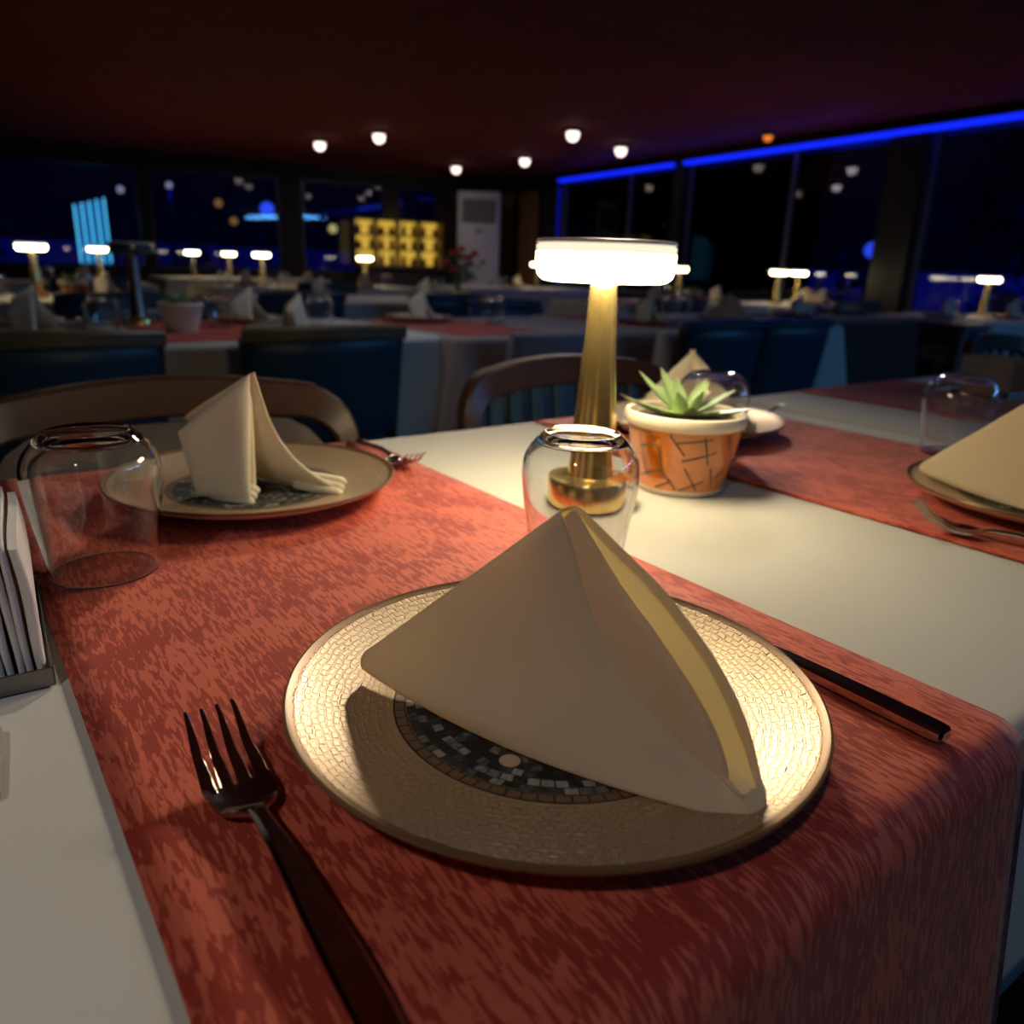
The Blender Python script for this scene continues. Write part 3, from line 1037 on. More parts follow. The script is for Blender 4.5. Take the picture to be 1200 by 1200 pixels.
# second row, backs towards the camera
g2 = 'chairs along the second row tables'
chair('leather', 'blue leather brown-topped chair furthest left in the second row', (.225, 2.38, 0), 0, g2)
chair('leather', 'blue leather brown-topped chair behind the far left napkin, right of the hanging cloth', (.905, 2.38, 0), 0, g2)
chair('grey', 'grey fabric-covered chair behind the lamp stem', (1.79, 2.37, 0), 0, g2)
chair('leather', 'left one of two blue leather chairs behind the succulent pot', (2.53, 2.28, 0), 0, g2)
chair('leather', 'right one of two blue leather chairs, beside the hanging white cloth corner', (3.01, 2.28, 0), 0, g2)
chair('leather', 'dark blue chair beyond the second row tables, facing them', (.75, 3.18, 0), PI, g2)
chair('leather', 'dark chair behind the big lamp, beyond the second row tables', (2.45, 3.14, 0), PI, g2)
g3 = 'chairs along the third row tables'
chair('leather', 'dark blue chair between flower vase and lamp, third row', (2.52, 4.36, 0), R(4), g3)
chair('leather', 'dark chair in front of the third row table at far left', (.70, 4.30, 0), 0, g3)
chair('leather', 'dark chair left of the dim third row cloth', (1.65, 4.42, 0), 0, g3)
chair('leather', 'dark blue chair half hidden under the big lamp shade, third row', (4.1, 3.92, 0), 0, g3)
chair('leather', 'dark chair in front of the fourth row table with the lit lamp', (2.55, 6.16, 0), 0, 'chairs along the fourth row tables')
chair('leather', 'dark chair at left in front of the fourth row table below the neon sign', (.95, 6.56, 0), 0, 'chairs along the fourth row tables')
chair('leather', 'dark chair in front of the twin lit lamps by the right windows', (5.75, 3.60, 0), R(-8), 'chairs by the right windows')

# ------------------------------------------------------------------ tableware
def plate_mesh():
    bm = bmesh.new()
    prof = [(0, .0085), (.03, .0085), (.06, .0085), (.088, .0092), (.100, .0105), (.112, .0130), (.124, .0165), (.134, .0200), (.1392, .0222), (.1412, .0234), (.1424, .0232), (.1428, .0222), (.1420, .0206), (.138, .0176), (.125, .0120), (.108, .0070), (.090, .0048), (.086, .0005), (.080, .0), (.076, .0012), (.073, .0042), (0, .0042)]
    mats = [0] * 8 + [1] * 4 + [2] * 9
    lathe(bm, prof, 128, mats)
    return bm
plate0 = tag(obj('dinner_plate', plate_mesh(), ['plate', 'plate_rim', 'plate_under']), 'nearest gold pearl textured plate with dark mosaic centre', 'plate', 'dinner plates')
PZ = ZT + .0032
plate0.location = (.245, .284, PZ)
plate0.rotation_euler = (0, 0, 0)
PL = {'left': (.248, .778), 'right': (.954, .300), 'far': (.928, .790)}
dup(plate0, (*PL['left'], PZ), 2.0, 'gold plate across the table behind the left upturned tumbler')
dup(plate0, (*PL['right'], PZ), 4.1, 'gold plate at the right edge of the photo, cut off by it')
dup(plate0, (*PL['far'], PZ), 0.9, 'gold plate across the table partly hidden behind the succulent pot')

# main napkin: a folded pyramid; tail tip on the plate at left, open folds to the right
F1 = [(0.2200, 0.2580, 0.8804), (0.2214, 0.2526, 0.8625), (0.2236, 0.2433, 0.8375), (0.2277, 0.2266, 0.8129), (0.2334, 0.2035, 0.7917), (0.2383, 0.1832, 0.7772), (0.2429, 0.1643, 0.7672)]
F2 = [(0.2251, 0.2539, 0.8836), (0.2278, 0.2449, 0.8680), (0.2318, 0.2314, 0.8500), (0.2368, 0.2144, 0.8331), (0.2422, 0.1965, 0.8142), (0.2462, 0.1829, 0.7963), (0.2485, 0.1754, 0.7801), (0.2486, 0.1751, 0.7709)]
F3 = [(0.2303, 0.2539, 0.8827), (0.2389, 0.2339, 0.8672), (0.2466, 0.2158, 0.8532), (0.2561, 0.1936, 0.8296), (0.2618, 0.1802, 0.8095), (0.2654, 0.1718, 0.7910), (0.2662, 0.1672, 0.7760), (0.2615, 0.1622, 0.7705)]
NC = Vector((.245, .284, ZT))
TIP = Vector((.1690, .3560, .7760))
NS = Vector((.96, .26, 0)).normalized()
def pyramid_napkin():
    bm = bmesh.new()
    up = Vector((0, 0, 1))
    mouth_ctrl = F1 + [(0.2480, 0.1602, 0.7655), (0.2548, 0.1592, 0.7672)] + F3[::-1] + [(0.2262, 0.2578, 0.8838)]
    ring = catmull(mouth_ctrl, 400, True)
    ring = by_length(ring + [ring[0]], 161)[:-1]
    n = len(ring)
    cen = sum(ring, Vector()) / n
    zs = [p.z for p in ring]
    M = 46
    G = []
    for i, p in enumerate(ring):
        # side of the fold: 0 near wing, 1 far wing
        rel = p - cen
        hz = (p.z - .7650) / (.8838 - .7650)
        near = i < n * 0.5
        wn_ = max(0.0, min(1.0, (.585 - i / n) / .17)) if i < n * .9 else 0.0
        wn_ = wn_ * wn_ * (3 - 2 * wn_)
        ang_up = 2 * hz - 1
        tl = TIP + up * (.0065 * ang_up) + NS * ((-1 if near else 1) * .0055 * math.sqrt(max(0, 1 - ang_up ** 2)))
        d = (p - tl)
        L = d.length
        dn = d.normalized()
        inward = NS * (2 * wn_ - 1) * math.sqrt(max(0.0, 1 - ang_up ** 8)) - up * max(0, ang_up) ** 4 + up * max(0, -ang_up) ** 4
        inward = (inward - dn * inward.dot(dn)).normalized()
        row = []
        for k in range(M + 1):
            t = k / M
            q = tl.lerp(p, t)
            belly = math.sin(PI * t) ** 0.9
            side = math.sin(PI * min(1, max(0, hz)))
            low = math.exp(-((hz - .10) / .28) ** 2)
            q = q + (-NS if near else NS) * belly * (.006 * side + .011 * low)
            q.z += (-.0035 * belly) * (1 - hz)
            row.append(q)
        rr = .0003 + (.0012 + .0032 * wn_) * max(0, 1 - hz ** 5) + .0022 * wn_ * math.exp(-(hz / .13) ** 2)
        for k in range(1, 9):
            a = PI * k / 8
            row.append(p + dn * (rr * math.sin(a)) + inward * (rr * (1 - math.cos(a))))
        for k in range(1, 4):
            row.append(p - dn * (.004 * k) * (1 if near else .3) * min(1, .15 + 3 * hz) + inward * (2 * rr))
        G.append([bm.verts.new(q) for q in row])
    grid_faces(bm, G, True)
    tipf = bm.faces.new([r[0] for r in G])
    # the middle fold, a doubled sheet lying inside
    f2 = by_length(catmull(F2, 200), 60)
    G = []
    T2_ = TIP + Vector((.012, -.014, .004))
    for i, p in enumerate(f2):
        d = (p - T2_)
        dn = d.normalized()
        inward = (NS - dn * NS.dot(dn)).normalized()
        row = []
        for k in range(25):
            t = .30 + .70 * k / 24
            row.append(T2_.lerp(p, t) + NS * (.0020 * math.sin(PI * min(1, (t - .3) / .7))) )
        rr = .0004 + .0034 * max(0, 1 - ((p.z - .765) / .1188) ** 6)
        for k in range(1, 9):
            a = PI * k / 8
            row.append(p + dn * (rr * math.sin(a)) + inward * (rr * (1 - math.cos(a))))
        for k in range(1, 7):
            row.append(p - dn * (.005 * k) + inward * (2 * rr))
        G.append([bm.verts.new(q) for q in row])
    grid_faces(bm, G)
    for v in bm.verts: v.co -= NC
    return bm
nap0 = obj('napkin', pyramid_napkin(), 'napkin_linen')
nap0.location = NC
nap0.data.set_sharp_from_angle(angle=PI)
tag(nap0, 'large cream napkin folded into a pyramid on the nearest plate', 'napkin', 'folded cream napkins')
nr = dup(nap0, (0, 0, 0), R(-34), 'cream folded napkin on the plate at the right edge of the photo')
_q = Matrix.Rotation(R(-34), 3, 'Z') @ (TIP - NC)
nr.location = (.925 - _q.x, .425 - _q.y, ZT)

# standing napkins of the far settings: two padded wings meeting in a ridge, open towards the camera
def tent_napkin():
    bm = bmesh.new()
    P, F, TB, TT = Vector((-.005, -.033, .132)), Vector((-.026, -.062, .014)), Vector((-.064, -.020, .015)), Vector((-.074, -.012, .078))
    # near wing, a broad doubled face
    patch(bm, P + Vector((-.004, 0, 0)), TT, TB, F, .019, -.005, 20, 20, 3)
    patch(bm, P + Vector((.000, .008, -.003)), TT + Vector((.010, .016, 0)), TB + Vector((.012, .018, 0)), F + Vector((.010, .012, 0)), .010, 0, 14, 14, 5)
    # far wing, spreading to the right foot
    F3_ = Vector((.064, -.076, .013))
    B3 = Vector((.010, .030, .015))
    pts = []
    G1, G2 = [], []
    nu, nv = 20, 16
    for i in range(nu + 1):
        f = i / nu
        front = P.lerp(F3_, f) + Vector((-.012, .012, -.020)) * math.sin(PI * f) * .9
        back = (TT + Vector((.012, .02, .010))).lerp(B3, f)
        r1, r2 = [], []
        for j in range(nv + 1):
            g = .5 - .5 * math.cos(PI * j / nv)
            p = front.lerp(back, g)
            h = .0075 * (max(0, 1 - abs(2 * g - 1) ** 5)) ** .5 * (1 if f < .93 else max(0, 1 - ((f - .93) / .07) ** 4) ** .5)
            nrm = Vector((.62, -.35, .70)).normalized()
            edge = j in (0, nv) or i == nu
            a = bm.verts.new(p + nrm * h)
            r1.append(a)
            r2.append(a if edge else bm.verts.new(p - nrm * h))
        G1.append(r1); G2.append(r2[::-1])
    grid_faces(bm, G1); grid_faces(bm, G2)
    # rolled ends of the two feet
    for c, d, s in ((F + Vector((.000, .004, .000)), Vector((-.026, .030, .002)), 1), (F3_ + Vector((-.006, .004, .001)), Vector((-.030, .034, .004)), 1)):
        for k in range(3):
            o_ = Vector((.004 * k, .0035 * k, .0042 * k))
            tube(bm, [c + o_ + d * (-.12), c + o_, c + o_ + d * .5, c + o_ + d], [.0025, .0052, .0052, .0045], 12)
    return bm
tent0 = obj('napkin', tent_napkin(), 'napkin_thick')
tent0.data.set_sharp_from_angle(angle=PI)
tent0.location = (*PL['left'], ZT)
tag(tent0, 'cream napkin standing like a tent on the left far plate', 'napkin', 'folded cream napkins')
def wide_tent():
    """two padded wings spread wide from one peak"""
    bm = bmesh.new()
    rt, cm = Vector((.80, -.60, 0)), Vector((-.76, -.65, 0))
    P = Vector((-.026, -.016, .128))
    base = Vector((P.x, P.y, .014))
    for sgn, L_ in ((-1, .098), (1, .108)):
        foot = base + rt * (sgn * L_) + cm * .026
        mid = base + rt * (sgn * -.004) + cm * (.004 if sgn < 0 else -.004)
        top = P + rt * (sgn * -.004)
        back = P - cm * .030 + rt * (sgn * -.003) + Vector((0, 0, -.010))
        patch(bm, top, foot + Vector((0, 0, .003)), foot - rt * (sgn * .030) - cm * .010, mid, .014, .004, 18, 16, 3)
        patch(bm, top - cm * .010, foot - cm * .016, foot - cm * .060 - rt * (sgn * .02), back, .012, 0, 16, 14, 3)
        for k in range(2):
            c = foot - rt * (sgn * .012) + Vector((0, 0, .002 + .006 * k)) - cm * (.006 * k)
            tube(bm, [c - rt * (sgn * .022) - cm * .010, c, c + rt * (sgn * .008)], [.006, .0065, .004], 12)
    return bm
o = obj('napkin', wide_tent(), 'napkin_thick')
o.data.set_sharp_from_angle(angle=PI)
o.location = (*PL['far'], ZT)
tag(o, 'cream napkin standing on the far plate behind the succulent pot', 'napkin', 'folded cream napkins')

# cutlery: origin in the middle of the handle, head towards +y
def fork_parts():
    def prof(y):   # height of the centre line above the cloth
        pts = [(-.10, .0035), (-.06, .0075), (0, .0115), (.022, .0105), (.040, .0046), (.054, .0046), (.070, .0100), (.094, .0255)]
        for (a, za), (b, zb) in zip(pts, pts[1:]):
            if y <= b:
                f = (y - a) / (b - a)
                f = f * f * (3 - 2 * f)
                return za + (zb - za) * f
        return pts[-1][1]
    hb = bmesh.new()
    ys = [-.10, -.098, -.092, -.08, -.06, -.04, -.02, 0, .012, .021, .028]
    ws = [.004, .009, .0125, .0135, .0130, .0118, .0100, .0082, .0070, .0066, .0072]
    hs = [.002, .003, .0040, .0044, .0046, .0046, .0046, .0046, .0042, .0038, .0032]
    sweep(hb, [(0, y, prof(y)) for y in ys], ws, hs, depth=(0, 0, 1), bev=.7)
    fb = bmesh.new()
    # palm of the fork head: dished plate
    yy = [.026, .029, .032, .036, .041, .046, .051, .055]
    wd = [.0072, .0105, .0165, .0225, .0255, .0268, .0270, .0270]
    G1, G2 = [], []
    for y, w in zip(yy, wd):
        r1, r2 = [], []
        for k in range(13):
            s = -1 + 2 * k / 12
            z = prof(y) + .0022 * s * s * min(1, (w / .027)) ** 2 - .0006
            r1.append(fb.verts.new((s * w / 2, y, z + .0011)))
            r2.append(fb.verts.new((s * w / 2, y, z - .0011)))
        G1.append(r1); G2.append(r2)
    grid_faces(fb, G1); grid_faces(fb, [r[::-1] for r in G2])
    for k in range(len(yy) - 1):
        for e in (0, -1):
            fb.faces.new((G1[k][e], G1[k + 1][e], G2[k + 1][e], G2[k][e]))
    fb.faces.new(G1[-1] + G2[-1][::-1])
    fb.faces.new(G1[0] + G2[0][::-1])
    for q in range(4):
        x0 = -.0111 + .0074 * q
        x1 = -.0100 + .00667 * q
        pts, wl, hl = [], [], []
        for k in range(9):
            f = k / 8
            y = .052 + .042 * f
            x = x0 + (x1 - x0) * f
            s = x0 / .0135
            pts.append((x, y, prof(y) + .0022 * s * s * (1 - .6 * f) - .0006))
            wl.append(.0058 - .0043 * f ** 1.5)
            hl.append(.0022 - .0010 * f)
        sweep(fb, pts, wl, hl, depth=(0, 0, 1), bev=.6)
    return hb, fb
def fork(label, loc, rz):
    t = thing('fork', label, 'fork', loc, rz, 'steel forks')
    hb, fb = fork_parts()
    for b_ in (hb, fb):
        for v in b_.verts: v.co = Vector((v.co.x * 1.10, v.co.y, v.co.z))
    obj('handle', hb, 'steel', t)
    obj('fork_head', fb, 'steel', t)
    return t
RZ = ZT + .0034
fork0 = fork('steel fork left of the nearest plate, tines pointing away', (.0810, .257, RZ), R(0))
dup(fork0, (.786, .263, RZ), R(13), 'steel fork left of the plate at the right edge of the photo')
dup(fork0, (.430, .852, RZ), PI + R(-1), 'steel fork right of the left far plate, tines towards the camera')
dup(fork0, (1.118, .860, RZ), PI + R(8), 'steel fork right of the plate behind the succulent pot')

def knife(label, loc, rz):
    t = thing('table_knife', label, 'knife', loc, rz, 'steel knives')
    bm = bmesh.new()
    ys = [-.112, -.1105, -.106, -.06, -.01, .0]
    sweep(bm, [(0, y, .0048) for y in ys], [.009, .0128, .0136, .0128, .0105, .0095], [.005, .0068, .0078, .0082, .0074, .006], depth=(0, 0, 1), bev=.42)
    obj('handle', bm, 'steel', t)
    bm = bmesh.new()
    outl = [(-.0045, 0), (-.0055, .03), (-.006, .07), (-.0055, .095), (-.002, .110), (.003, .114), (.006, .105), (.0075, .07), (.0065, .02), (.0045, 0)]
    top = [bm.verts.new((x, y, .0056)) for x, y in outl]
    bot = [bm.verts.new((x, y, .0040)) for x, y in outl]
    bm.faces.new(top); bm.faces.new(bot[::-1])
    for k in range(len(outl)):
        j = (k + 1) % len(outl)
        bm.faces.new((top[k], bot[k], bot[j], top[j]))
    obj('blade', bm, 'steel', t, smooth=False)
    return t
knife0 = knife('steel knife right of the nearest plate, dark glossy handle end visible', (.4040, .257, RZ), R(-0.8))

# tumblers, standing upside down
def tumbler_mesh():
    out = [(.0388, .0), (.0398, .012), (.0422, .030), (.0452, .050), (.0472, .066), (.0480, .076), (.0474, .085), (.0450, .0925), (.0405, .0995), (.0352, .1055), (.0318, .1088), (.0302, .1100), (.0285, .1098)]
    top = [(.0262, .1082), (.0, .1076)]
    def fine(P):
        c = catmull([(r, 0, z) for r, z in P], 48)
        return [(max(0, p.x), p.z) for p in c]
    fo = fine(out)
    inn = []
    for k in range(len(fo)):
        a, b = fo[max(k - 1, 0)], fo[min(k + 1, len(fo) - 1)]
        dx, dz = b[0] - a[0], b[1] - a[1]
        L = math.hypot(dx, dz)
        r, z = fo[k][0] - dz / L * .0021, fo[k][1] + dx / L * .0021
        if z < .1028 and (not inn or z > inn[-1][1] + 1e-5): inn.append((r, max(z, 0)))
    inn = [(0, .1032), (inn[-1][0] * .55, .1032), (inn[-1][0] * .85, .1030)] + inn[::-1]
    bm = bmesh.new()
    prof = fo + top[:1] + [(0, .1076)]
    lathe(bm, prof + inn + [(.0381, -.0006), (fo[0][0], 0)], 72)
    bmesh.ops.remove_doubles(bm, verts=bm.verts, dist=1e-6)
    return bm
gl0 = tag(obj('tumbler', tumbler_mesh(), 'glass'), 'upturned clear tumbler behind the nearest napkin, in front of the lamp', 'glass', 'upturned glass tumblers')
gl0.data.set_sharp_from_angle(angle=PI)
gl0.location = (.4085, .4550, ZT + .0035)
dup(gl0, (.081, .634, ZT + .0035), 0, 'upturned clear tumbler on the red runner at the left edge')
dup(gl0, (.815, .658, ZT + .0035), 0, 'upturned tumbler behind the succulent pot, showing blue glints')
dup(gl0, (1.145, .494, ZT + .0035), 0, 'upturned tumbler with blue glints behind the right-edge plate')

# table lamps
def lamp(label, loc, lit=True, group='brass table lamps'):
    t = thing('table_lamp', label, 'lamp', loc, 0, group)
    bm = bmesh.new()
    lathe(bm, [(0, 0), (.048, 0), (.050, .002), (.050, .026), (.0485, .0285), (.0285, .029), (.0265, .0305), (0, .031)], 64)
    obj('base', bm, 'brass', t)
    bm = bmesh.new()
    lathe(bm, [(0, .030), (.0270, .030), (.0262, .034), (.0200, .110), (.0160, .165), (.0138, .205), (.0128, .226), (0, .226)], 48)
    obj('stem', bm, 'brass' if lit else 'dark_steel', t)
    bm = bmesh.new()
    lathe(bm, [(0, .2245), (.052, .2245), (.060, .226), (.0650, .230), (.0672, .237), (.0676, .244), (.0676, .2515), (0, .2515)], 64)
    obj('lamp_shade', bm, 'lamp_glow' if lit else 'smoked', t)
    bm = bmesh.new()
    lathe(bm, [(0, .2518), (.0676, .2518), (.0677, .2575), (.0660, .2588), (0, .2588)], 64)
    obj('diffuser_rim', bm, 'lamp_rim' if lit else 'smoked', t)
    bm = bmesh.new()
    lathe(bm, [(0, .2592), (.0655, .2592), (.0680, .2600), (.0682, .2620), (.066, .2632), (0, .2634)], 48)
    obj('top_disc', bm, 'white_gloss', t)
    return t
lamp0 = lamp('brass table lamp with bright disc shade in the middle of the nearest table', (.540, .584, ZT + .001))
far = lamp('lit lamp on the third row table at far left', (.46, 4.62, ZT + .001))
for ch in far.children:
    if ch.name.startswith('lamp_shade'): ch.data.materials[0] = MATS['lamp_glow_far']
for x, y, lb in ((2.29, 6.62, 'lit lamp on the fourth row table left of the back bar cabinet'),
                 (3.22, 6.62, 'lit lamp at the lower left corner of the back bar cabinet'),
                 (1.12, 6.88, 'lit lamp straight below the cyan neon sign'),
                 (2.25, 8.55, 'left one of two small lit lamps on the furthest table'),
                 (2.68, 8.75, 'right one of two small lit lamps on the furthest table'),
                 (4.72, 4.27, 'lit lamp just right of the big bright lamp shade'),
                 (5.19, 6.64, 'lit lamp almost hidden behind the left end of big lamp shade'),
                 (5.50, 3.92, 'left one of the twin lit lamps by the right windows'),
                 (5.98, 4.07, 'right one of the twin lit lamps by the right windows'),
                 (5.78, 2.47, 'lit lamp by the window at the right edge')):
    dup(far, (x, y, ZT + .001), 0, lb)
lamp('unlit lamp with dark stem catching cyan glints on second row table', (.565, 2.86, ZT + .003), False)

# potted succulent
def pot(label, loc, rz, plant=True, dark=False):
    t = thing('potted_succulent', label, 'potted plant', loc, rz, 'potted succulents')
    bm = bmesh.new()
    prof = [(0, 0), (.0470, 0), (.0490, .002), (.0496, .0055), (.0496, .0060), (.05685, .040), (.0640, .0735), (.0640, .074), (.0668, .0760), (.0680, .0790), (.0680, .0850), (.0668, .0880), (.0640, .0890), (.0615, .0875), (.0605, .0800), (.0, .0790)]
    g, w = (1, 1) if dark else (0, 1)
    lathe(bm, prof, 72, [w, w, w, w, g, g, g, w, w, w, w, w, w, w, w])
    # dark crackle strokes painted on the glaze, and one amber window
    def rad(z): return .0496 + (z - .006) * (.0640 - .0496) / (.0735 - .006)
    def stroke(a0, z0, a1, z1, wd, mi):
        n = 6
        L, Rr = [], []
        d = Vector(((a1 - a0) * .057, z1 - z0)).normalized()
        nx, nz = -d.y * wd / 2, d.x * wd / 2
        for k in range(n + 1):
            f = k / n
            a, z = a0 + (a1 - a0) * f, z0 + (z1 - z0) * f
            for s, Q in ((1, L), (-1, Rr)):
                aa, zz = a + s * nx / .057, z + s * nz
                r = rad(zz) + .00035
                Q.append(bm.verts.new((r * math.cos(aa), r * math.sin(aa), zz)))
        for k in range(n):
            bm.faces.new((L[k], L[k + 1], Rr[k + 1], Rr[k])).material_index = mi
    if not dark:
        def quad(a0, a1, z0, z1, sh, mi):
            n = 6
            for k in range(n):
                q = []
                for (aa, zz) in ((a0 + (a1 - a0) * k / n, z0), (a0 + (a1 - a0) * (k + 1) / n, z0), (a0 + (a1 - a0) * (k + 1) / n, z1), (a0 + (a1 - a0) * k / n, z1)):
                    aa += sh * (zz - z0)
                    r = rad(zz) + .00025
                    q.append(bm.verts.new((r * math.cos(aa), r * math.sin(aa), zz)))
                bm.faces.new(q).material_index = 3
        C0 = -2.43          # bearing of the camera side
        quad(C0 - .78, C0 - .30, .020, .068, -2.0, 3)
        S = [(-1.188, 0.0709, -0.594, 0.071), (-0.594, 0.071, -0.403, 0.0489), (-0.889, 0.0524, -0.445, 0.0585), (-0.849, 0.0489, -0.753, 0.0233), (-0.753, 0.0233, -0.39, 0.0295), (-0.403, 0.0489, -0.39, 0.0295), (-0.937, 0.0189, -0.63, 0.0242), (-0.388, 0.0313, -0.191, 0.0154), (-0.53, 0.008, -0.19, 0.0172), (-0.226, 0.0207, -0.078, 0.0084), (-0.226, 0.071, 0.051, 0.0489), (-0.098, 0.0629, 0.504, 0.0682), (0.359, 0.071, 0.514, 0.0392), (0.017, 0.0427, 0.651, 0.0533), (0.826, 0.071, 0.973, 0.0524), (0.071, 0.0348, 0.378, 0.0084), (0.0, 0.008, 0.507, 0.0198), (0.606, 0.0348, 0.737, 0.0119), (0.735, 0.0207, 0.976, 0.0313), (1.5, 0.066, 1.6, 0.03), (1.4, 0.03, 1.8, 0.04), (1.9, 0.05, 2.4, 0.055), (2.2, 0.068, 2.3, 0.02), (2.8, 0.03, 3.3, 0.036), (3.0, 0.06, 3.1, 0.012), (3.6, 0.06, 4.2, 0.055), (3.9, 0.07, 4.0, 0.03), (4.5, 0.04, 4.9, 0.02)]
        for a0, z0, a1, z1 in S:
            stroke(C0 + a0, z0, C0 + a1, z1, .0021, 2)
    obj('pot', bm, ['pot_glaze', 'pot_cream', 'pot_line', 'pot_amber'], t, recalc=False)
    bm = bmesh.new()
    lathe(bm, [(.0602, .0800), (.045, .0822), (.02, .0835), (0, .084)], 32)
    obj('soil', bm, 'soil', t)
    if plant:
        bm = bmesh.new()
        lay = bm.verts.layers.float.new('along')
        def leaf(az, el, L, w, droop=0.0, base=.006):
            d = Vector((math.cos(az), math.sin(az), 0))
            side = Vector((-math.sin(az), math.cos(az), 0))
            rings = []
            n = 12
            pos = d * base + Vector((0, 0, .084))
            e = el
            for k in range(n + 1):
                f = k / n
                e = el + droop * f
                dirv = d * math.cos(e) + Vector((0, 0, 1)) * math.sin(e)
                nrm = Vector((0, 0, 1)) * math.cos(e) - d * math.sin(e)
                wd = w * (.62 + .75 * f - .25 * f * f) * (1 - f ** 2.6) + .0003
                th = .30 * w * (1 - f ** 2.2) + .0002
                ring = []
                for q in range(10):
                    a = 2 * PI * q / 10
                    y = th * math.sin(a)
                    if y > 0: y *= .30
                    v = bm.verts.new(pos + side * (wd * math.cos(a)) + nrm * y + nrm * (.25 * wd * abs(math.cos(a)) ** 2))
                    v[lay] = f
                    ring.append(v)
                rings.append(ring)
                pos = pos + dirv * (L / n)
            for a, b in zip(rings, rings[1:]):
                for q in range(10):
                    j = (q + 1) % 10
                    bm.faces.new((a[q], a[j], b[j], b[q]))
            bm.faces.new(rings[-1])
        RT = math.atan2(-.590, .806)        # image right
        for az, el, L, w, dr in ((RT + PI + .15, .10, .078, .0095, .45), (RT + PI - .55, .55, .070, .0085, .25), (RT + PI - 1.0, .75, .062, .0085, .2),
                                 (RT + .25, .42, .060, .0090, .1), (RT - .25, .02, .066, .0090, .35), (RT + PI + .75, .05, .045, .0090, .3), (RT - .95, .10, .044, .0090, .35),
                                 (RT + 1.0, .5, .062, .0085, .2), (RT + 1.7, .3, .060, .0085, .3), (RT + 2.3, .45, .058, .0085, .2), (RT - 1.6, .28, .034, .0085, .3),
                                 (RT + .5, .95, .044, .0080, .1), (RT + PI - .2, .9, .044, .0078, .1), (RT + 1.9, .95, .045, .0078, .1), (RT - 1.0, 1.0, .034, .0075, .1), (RT - 2.2, .85, .036, .0075, .1)):
            leaf(az, el, L, w * 1.22, dr)
        obj('leaf_rosette', bm, 'leaf', t)
    return t
pot0 = pot('succulent in an orange crackle-patterned pot with cream rim beside the lamp', (.6710, .5765, ZT + .0012), 0)
pot('dim pale succulent pot on the second row table', (.640, 2.62, ZT + .003), 1.0, True, True)
dup(pot0, (.60, 4.45, ZT + .003), 2.0, 'small orange succulent pot beside the far left lit lamp')
dup(pot0, (4.62, 4.02, ZT + .001), 2.6, 'small orange succulent pot beside the second lit lamp right of centre')

# paper napkins in a metal holder at the left edge
def napkin_holder(label, loc, rz, n, full=True):
    t = thing('napkin_holder', label, 'napkin holder', loc, rz, 'metal napkin holders')
    w, d = .128, .142
    bm = bmesh.new()
    box(bm, (-w / 2, d / 2, .0015), (w, d, .003), .001)
    box(bm, (-.0006, d / 2, .007), (.0012, d, .010), .0004)
    box(bm, (-w + .0006, d / 2, .007), (.0012, d, .010), .0004)
    box(bm, (-w / 2, .0006, .007), (w, .0012, .010), .0004)
    box(bm, (-w / 2, d - .0006, .009), (w, .0012, .016), .0004)
    obj('tray', bm, 'dark_steel', t, smooth=False)
    return t
HL = Vector((.0265, .4660, ZT + .0012))
HR = R(-3)
napkin_holder('dark metal holder of paper napkins at the left edge of the table', HL, HR, 22)
def paper(i, x, h, lean, th):
    """one folded paper napkin standing on edge: two leaves with a rounded fold on the near side"""
    bm = bmesh.new()
    d = .124
    G = []
    prof = []
    hw = th / 2
    for k in range(6): prof.append((hw, d - (d - .004) * k / 5))
    for k in range(1, 6):
        a = PI * k / 6
        prof.append((hw * math.cos(a), .004 - .004 * math.sin(a)))
    for k in range(6): prof.append((-hw, .004 + (d - .004) * k / 5))
    rnd = random.Random(i * 13 + 5)
    amp, ph = rnd.uniform(.0004, .0016), rnd.uniform(0, 6)
    for (px, py) in prof:
        row = []
        for k in range(9):
            z = .004 + h * k / 8
            g = k / 8
            o = lean * (g - .1) + amp * math.sin(g * 5 + ph) + .0015 * math.sin(py * 30 + ph) * g
            pin = .80 + .20 * math.sin(PI * g)
            row.append(bm.verts.new((px * pin + o, py, z)))
        G.append(row)
    grid_faces(bm, G)
    # closed top fold
    bm.faces.new([r[-1] for r in G])
    bm.faces.new([r[0] for r in G][::-1])
    o = obj('paper_napkin', bm, 'paper_white')
    o.location = HL + Matrix.Rotation(HR, 3, 'Z') @ Vector((x, .008, 0))
    o.rotation_euler = (0, 0, HR)
    return o
px_ = -.0046
for i in range(20):
    th = .0042 if i else .006
    lean = -.004 if i < 2 else (-.003 - .001 * (i % 3))
    o = paper(i, px_, .078 + .0015 * ((i * 7) % 4), lean, th)
    lb = 'white folded paper napkin standing in the metal holder, part of a tight stack' if i else 'outermost white paper napkin at the right end of the stack'
    tag(o, lb, 'paper napkin', 'paper napkins in the metal holder')
    px_ -= th + (.0006 if i < 3 else .0002)

bm = bmesh.new()
box(bm, (0, 0, .003), (.10, .060, .006), .002)
o = obj('coaster', bm, 'card_grey', smooth=False)
o.location = (-.0545, .402, ZT + .0012)
o.rotation_euler = (0, 0, R(-5))
tag(o, 'grey flat block on white cloth, cut by the left edge', 'coaster')

